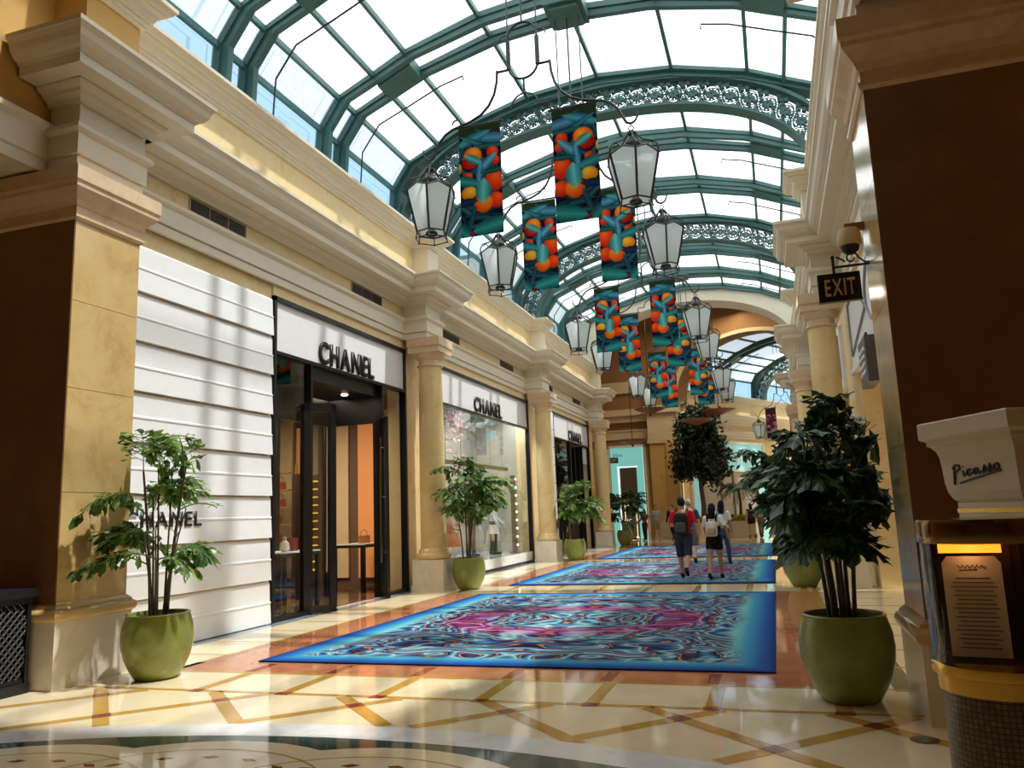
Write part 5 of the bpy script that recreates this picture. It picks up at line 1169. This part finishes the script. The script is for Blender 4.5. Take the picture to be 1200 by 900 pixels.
MB().lathe([(.0, .12), (.075, .115), (.095, .07), (.10, .0), (.095, -.03), (.085, -.035), (0, -.035)], seg=24, cap=False).build('housing', M_['tanwall'], t, 40); MB().lathe([(.078, -.03), (.07, -.075), (.04, -.105), (0, -.115)], seg=20, cap=False).build('dome', M_['black'], t, 60); MB().box((-.03, -.03, .1), (.14, .03, .16)).build('mount', M_['copper'], t)
# right bay: white fascia with grey moulded frames, blade sign
b = MB(); b.box((1.60, 8.3, 3.96), (1.70, 16.0, 5.28), 0); b.box((1.56, 8.3, 3.88), (1.72, 16.0, 3.98), 0)
def fr_(pts, r=.035):
    b.tube([(1.60, y_, z_) for y_, z_ in pts] + [(1.60, *pts[0])], r, 6, 1)
fr_([(15.7, 4.2), (13.2, 4.55), (14.3, 5.15), (15.7, 5.15)]); fr_([(12.0 + 1.1*cos(j*pi/12), 4.65 + .5*sin(j*pi/12)) for j in range(24)]); fr_([(10.8, 4.55), (8.6, 4.2), (8.6, 5.15), (9.7, 5.15)])
struct('trim_10', b, [M_['white'], plain('grey_frame_moulding', (120, 122, 126), .4)], label='white fascia with grey moulded frames over the right bay')
for y0 in (18.1, 27.2):
    b = MB(); b.box((1.60, y0, 3.96), (1.70, y0+6.9, 5.28), 0); b.tube([(1.6, y0+.3, 4.2), (1.6, y0+6.5, 4.2), (1.6, y0+6.5, 5.1), (1.6, y0+.3, 5.1), (1.6, y0+.3, 4.2)], .035, 6, 1); struct('trim_11' if y0 < 20 else 'trim_12', b, [M_['white'], bpy.data.materials['grey_frame_moulding']])
b = MB(); b.box((2.36, 8.3, 0), (2.5, 15.75, .5)); b.box((2.32, 8.3, .5), (2.5, 15.75, .56)); b.box((2.0, 8.3, 0), (2.36, 15.75, .02)); struct('baseboard_right', b, [M_['plinth']])
t = thing('blade_sign', 'dark grey projecting sign under the white fascia on the right', 'sign', (1.50, 12.75, 3.58), radians(-90))
MB().box((-.45, -.08, -.34), (.45, .08, .34)).build('panel', plain('grey_sign_face', (84, 84, 90), .4), t); b = MB()
for q_ in range(4): b.tube([(-.32 + .64*j/14, -.085, .17 - q_*.11 + .035*sin(j*1.7 + q_)) for j in range(15)], .009, 5)
b.build('script', M_['white'], t); MB().tube([(.0, 0, .34), (.0, 0, .46)], .02, 6).build('hanger', M_['darkiron'], t)
# menu stand: mosaic drum, brass rims, curved glass case with a lit menu sheet
def T_(c): return lambda x, y, z: (c[0]+x, c[1]+y, z)
mc = (.600, 2.80); t = thing('menu_stand', 'round menu stand with mosaic base and glowing glass case', 'menu stand', (mc[0], mc[1], 0))
def mosaic():
    m, n, l, b = base_mat('grey_mosaic_tiles'); tc = n.new('ShaderNodeTexCoord'); br = n.new('ShaderNodeTexBrick'); l.new(tc.outputs['UV'], br.inputs['Vector'])
    br.offset = 0; br.inputs['Scale'].default_value = 1; br.inputs['Color1'].default_value = (*lin((120, 106, 88)), 1); br.inputs['Color2'].default_value = (*lin((92, 82, 70)), 1); br.inputs['Mortar'].default_value = (*lin((50, 44, 38)), 1)
    br.inputs['Brick Width'].default_value = .016; br.inputs['Row Height'].default_value = .016; br.inputs['Mortar Size'].default_value = .0016; l.new(br.outputs[0], b.inputs['Base Color']); b.inputs['Roughness'].default_value = .3; return m
R_ = .185; b = MB(); b.lathe([(.165, 0), (.168, .9), (.165, .985)], seg=48); o = b.build('mosaic_drum', mosaic(), t, 40)
uv = o.data.uv_layers.new(name='UVMap')
for lp in o.data.loops: c = o.data.vertices[lp.vertex_index].co; uv.data[lp.index].uv = (math.atan2(c.y, c.x)*.166 + .6, c.z)
MB().lathe([(.16, .985), (.175, .985), (.178, 1.03), (.19, 1.035), (.192, 1.05), (.192, 1.065), (.18, 1.07), (.0, 1.07)], seg=48, cap=False).build('lower_rim', M_['gold'], t, 40)
MB().lathe([(.15, 1.415), (.19, 1.415), (.192, 1.42), (.192, 1.475), (.188, 1.485), (.0, 1.487)], seg=48, cap=False).build('upper_rim', plain('dark_bronze_metal', (136, 112, 78), .14, 1.0, vary=.1), t, 40)
b = MB(); b.lathe([(.186, 1.07), (.186, 1.415)], seg=48, cap=False); b.build('glass_case', glass('menu_glass', (.92, .92, .9), 1.2), t, 60)
b = MB(); a0 = math.atan2(-2.8, -.6)
for j in range(24):
    a, c_ = a0 + pi*.36 + (2*pi-.72*pi)*j/24, a0 + pi*.36 + (2*pi-.72*pi)*(j+1)/24
    b.poly([(.178*cos(a), .178*sin(a), 1.07), (.178*cos(c_), .178*sin(c_), 1.07), (.178*cos(c_), .178*sin(c_), 1.415), (.178*cos(a), .178*sin(a), 1.415)])
b.build('dark_liner', M_['black'], t)
sv = Vector((-cos(a0+pi/2), -sin(a0+pi/2), 0)); fv = Vector((cos(a0), sin(a0), 0))
sv = Vector((sin(a0), -cos(a0), 0)) if (Vector((sin(a0), -cos(a0), 0)).dot(RT) > 0) else -Vector((sin(a0), -cos(a0), 0))
def PT(x, o, z): v = sv*x + fv*o; return (v.x, v.y, z)
b = MB(PT); 
sheet = [(-.125, .075, 1.085), (.03, .075, 1.085), (.03, .075, 1.355), (.015, .075, 1.375), (-.11, .075, 1.375), (-.125, .075, 1.355)]
b.slab(sheet, (0, 1, 0), .003); ms = b.build('menu_sheet', plain('menu_paper', (226, 206, 178), .8, vary=.02), t)
b = MB(PT)
for q_ in range(17):
    z_ = 1.31 - q_*.0125; L = .045 + .02*((q_*7) % 5)/5; b.box((-.047-L, .0795, z_), (-.047+L, .0805, z_+.0025))
b.tube([(-.085 + .075*j/20, .0805, 1.345 + .006*sin(j*1.9)) for j in range(21)], .0012, 4); b.tube([(-.08, .0805, 1.334), (-.03, .0805, 1.337)], .0012, 4)
b.build('print', plain('menu_ink', (70, 50, 36), .8), ms)
b = MB(PT); b.box((-.13, .03, 1.385), (.035, .08, 1.41)); b.build('lamp', emit('orange_lamp', (255, 120, 30), 3.0), t)
ld = bpy.data.lights.new('menu_lamp', 'POINT'); ld.energy = .10; ld.color = (1, .5, .2); ld.shadow_soft_size = .02; lo = bpy.data.objects.new('menu_lamp', ld); COL.objects.link(lo); v = sv*-.05 + fv*.12; lo.location = (mc[0]+v.x, mc[1]+v.y, 1.385)
# signature pedestal: moulded stone capital on a square marble post
pc = (.891, 3.36); t = thing('sign_pedestal', 'moulded cream capital with a handwritten signature on a square marble post', 'pedestal', (pc[0], pc[1], 0)); ang = math.atan2(-.92, .393)
ux, uy = Vector((cos(ang), sin(ang))), Vector((-sin(ang), cos(ang)))
def SQ(prof, mb):
    rr = []
    for h_, z_ in prof: rr.append([mb.pt((ux.x*a*h_ + uy.x*c*h_, ux.y*a*h_ + uy.y*c*h_, z_)) for a, c in ((-1, -1), (1, -1), (1, 1), (-1, 1))])
    for k_ in range(len(rr)-1):
        for j in range(4): mb.face((rr[k_][j], rr[k_][(j+1) % 4], rr[k_+1][(j+1) % 4], rr[k_+1][j]))
    mb.face(rr[0][::-1]); mb.face(rr[-1]); return mb
SQ([(.165, 0), (.165, 1.47), (.175, 1.475), (.175, 1.53)], MB()).build('post', M_['plinth'], t)
SQ([(.170, 1.53), (.185, 1.545), (.195, 1.57), (.20, 1.60), (.203, 1.66), (.206, 1.70), (.212, 1.725), (.225, 1.745), (.235, 1.75), (.235, 1.765), (.252, 1.775), (.254, 1.78), (.254, 1.835), (.25, 1.84)], MB()).build('capital', M_['cream'], t)
SQ([(.178, 1.492), (.178, 1.508)], MB()).build('brass_band', M_['gold'], t)
# handwritten signature in raised dark strokes on the face towards the camera
fn = -uy if (-uy).dot(Vector((-.92, -.393))) > 0 else uy; tg = ux if ux.dot(Vector((RT.x, RT.y))) > 0 else -ux
strokes = [[(0, -.30), (.02, .1), (.03, .5)], [(-.01, .42), (.06, .56), (.15, .5), (.15, .34), (.04, .25)], [(.21, .26), (.22, .02), (.26, .1)], [(.22, .42), (.225, .45)], [(.38, .24), (.32, .27), (.29, .12), (.32, .02), (.40, .1)], [(.52, .26), (.45, .26), (.43, .08), (.47, .03), (.53, .2), (.54, .03), (.58, .1)], [(.62, .05), (.66, .32), (.70, .1), (.63, .04)], [(.73, .06), (.77, .36), (.81, .1), (.74, .05)], [(.90, .32), (.85, .3), (.84, .12), (.88, .06), (.94, .14), (.93, .3), (.9, .33)], [(.12, -.26), (.4, -.16), (.7, -.06), (.97, .02)]]
b = MB()
for st in strokes:
    P_ = []
    for (x_, y_) in st:
        w2 = tg*((x_-.5)*.27); zz = 1.622 + y_*.085 + x_*.015; P_.append((w2.x + fn.x*(.2045), w2.y + fn.y*(.2045), zz))
    Q_ = []
    for k_ in range(len(P_)-1):
        for h_ in (0, .33, .66): Q_.append(tuple(Vector(P_[k_]).lerp(Vector(P_[k_+1]), h_)))
    Q_.append(P_[-1]); b.tube(Q_, .0042, 5)
b.build('signature', plain('signature_ink', (48, 50, 60), .6), t)
# black lattice litter bin at the left pier
t = thing('litter_bin', 'black lattice sided bin against the left pier', 'bin', (-7.45, 6.02, 0)); bk = plain('black_painted_iron', (22, 24, 30), .4)
MB().box((-.3, -.3, .0), (.3, .3, .1)).box((-.27, -.27, .1), (.27, .27, .14)).build('base', bk, t); MB().box((-.25, -.25, .14), (.25, .25, .88)).build('liner', M_['black'], t)
MB().box((-.3, -.3, .86), (.3, .3, .92)).box((-.33, -.33, .92), (.33, .33, 1.0)).build('lid_rim', bk, t); b = MB()
for s_ in (-1, 1):
    for k_ in range(-8, 9):
        for d_ in (-1, 1):
            x0_ = k_*.075; pts = [(x0_ + d_*(z_-.5), z_) for z_ in np.linspace(.14, .86, 13)]; pts = [p for p in pts if abs(p[0]) <= .27]
            if len(pts) > 1:
                b.tube([(p[0], s_*.27, p[1]) for p in pts], .009, 4); b.tube([(s_*.27, p[0], p[1]) for p in pts], .009, 4)
for sx in (-.27, .27):
    for sy in (-.27, .27): b.box((sx-.02, sy-.02, .1), (sx+.02, sy+.02, .9))
b.build('lattice', bk, t)
o = MB().lathe([(0, .0052), (.085, .0052), (.09, .0035)], seg=28, cap=False).build('floor_drain', plain('worn_bronze', (120, 104, 80), .35, .8), None, 40, (.79, 6.03, 0)); tag(o, 'small round bronze cover set in the floor by the right pier', 'floor cover')
# dish lamps on rods in the rotunda
t = thing('dish_lamp', 'shallow copper dish lamp left of the tree, upper one', 'lamp', (-5.6, 40.0, 6.38), group='copper dish lamps in the rotunda')
MB().lathe([(0, -.12), (.12, -.11), (.5, .02), (.78, .13), (.80, .15), (.76, .15), (.1, .0), (0, .0)], seg=36, cap=False).build('shade', M_['copper'], t, 40); MB().lathe([(0, -.24), (.06, -.2), (.04, -.15), (.1, -.12), (.12, -.08)], seg=16, cap=False).build('finial', M_['darkwood'], t, 40); MB().tube([(0, 0, .0), (0, 0, 7.3)], .02, 6).build('rod', M_['darkiron'], t)
dup(t, 'low copper dish lamp before the turquoise shop door', (-6.85, 41.6, 5.02)); dup(t, 'copper dish lamp over the top of the tall tree', (-3.22, 38.4, 5.5)); dup(t, 'copper dish lamp right of the tall tree top', (-2.2, 38.9, 5.95)); 
# turquoise shop front at the back of the rotunda
tq = emit('backlit_turquoise_glass', (120, 196, 190), .6); wl_ = emit('white_light_strip', (240, 250, 250), .8)
t = thing('boutique', 'narrow turquoise lit shop front at the back left of the rotunda', 'shop', (-7.68, 44.46, 0)); 
b = MB(); b.box((-1.08, -.16, 0), (-.98, .03, 5.1)); b.box((.98, -.16, 0), (1.08, .03, 5.1)); b.box((-1.08, -.16, 5.0), (1.08, .03, 5.12)); b.build('frame', M_['whiteframe'], t)
b = MB(); b.box((-.98, -.06, 0), (-.5, .0, 5.0)); b.box((.5, -.06, 0), (.98, .0, 5.0)); b.box((-.5, -.06, 3.9), (.5, .0, 5.0)); b.build('turquoise_glass', tq, t)
b = MB(); b.box((-.56, -.08, 0), (-.46, .0, 3.95)); b.box((-.56, -.08, 3.88), (.56, .0, 3.95)); b.box((.9, -.08, 0), (.97, -.05, 5.0)); b.build('light_strip', wl_, t)
MB().box((-.46, -.03, 0), (.5, .0, 3.88)).build('doorway', plain('dim_doorway', (88, 76, 58), .6), t)
b = MB(); b.box((-.3, -.28, .95), (.4, -.06, 1.05)); b.box((-.3, -.28, 1.75), (.4, -.06, 1.83)); b.box((-.32, -.3, 0), (.42, -.05, .1)); b.box((-.28, -.1, .1), (-.24, -.05, 1.8)); b.box((.34, -.1, .1), (.38, -.05, 1.8)); b.build('display_shelves', emit('cream_lit_shelf', (250, 236, 190), .7), t)
# turquoise shop front of the far gallery
t = thing('boutique', 'wide pale turquoise shop front of the far gallery behind the tree', 'shop', (0, 0, 0)); tq2 = emit('pale_turquoise_fascia', (150, 214, 214), .30)
b = MB(T2); b.box((-4.5, .9, 5.2), (-4.38, 8.7, 5.34)); b.box((-4.5, .9, 0), (-4.38, 1.05, 5.3)); b.box((-4.5, 8.55, 0), (-4.38, 8.7, 5.3)); b.box((-4.5, .9, 3.55), (-4.38, 8.7, 3.68)); b.build('frame', M_['whiteframe'], t)
b = MB(T2); b.box((-4.5, 1.05, 3.68), (-4.44, 8.55, 5.2)); b.box((-4.5, 1.05, 0), (-4.44, 1.75, 3.55)); b.box((-4.5, 7.7, 0), (-4.44, 8.55, 3.55)); b.build('turquoise_panel', tq2, t)
b = MB(T2); b.box((-4.5, 1.75, 0), (-4.46, 7.7, 3.55)); b.build('window_glass', plain('pale_window_display', (176, 170, 158), .2), t); b = MB(T2)
for v_ in (1.75, 3.7, 5.0, 7.6): b.box((-4.46, v_, 0), (-4.40, v_+.12, 3.55))
b.build('mullion', plain('bronze_mullion', (120, 108, 92), .4), t)
hleaf_letters(t, 'alu', lambda x, y, z: T2(-4.43 + y, x, z), 5.3, 6.7, 4.05, .55, .04, M_['white'], .0)
# one more frame with lanterns and dark floral banners in the far gallery
def far(u, v, z): return T2(u, v, z)
r30 = radians(-30); q_ = far(-.55, 4.4, 6.9); f2 = dup(hf, 'hanging iron frame of the far gallery with dark floral banners', q_, r30)
BF = BL.copy(); BF.name = 'floral_banner'; ca_ = BF.color_attributes['print']; arr = np.empty(len(BF.vertices)*4, np.float32); ca_.data.foreach_get('color', arr); arr = arr.reshape(-1, 4)
lum = arr[:, 0]; arr[:, :3] = np.stack([.10 + .55*lum, .04 + .30*lum, .08 + .38*lum], 1); ca_.data.foreach_set('color', arr.ravel())
for u_, nm_ in ((-1.26, 'left'), (.16, 'right')):
    o = bpy.data.objects.new('banner', BF); COL.objects.link(o); o.location = far(u_, 4.4, 6.878); o.rotation_euler = (0, 0, r30); tag(o, 'dark floral banner in the far gallery, %s one of the pair' % nm_, 'banner')
for u_, nm_ in ((-2.05, 'left'), (.95, 'right')): dup(lt, 'small looking lantern of the far gallery frame, %s one' % nm_, far(u_, 4.4, 6.375), 0)
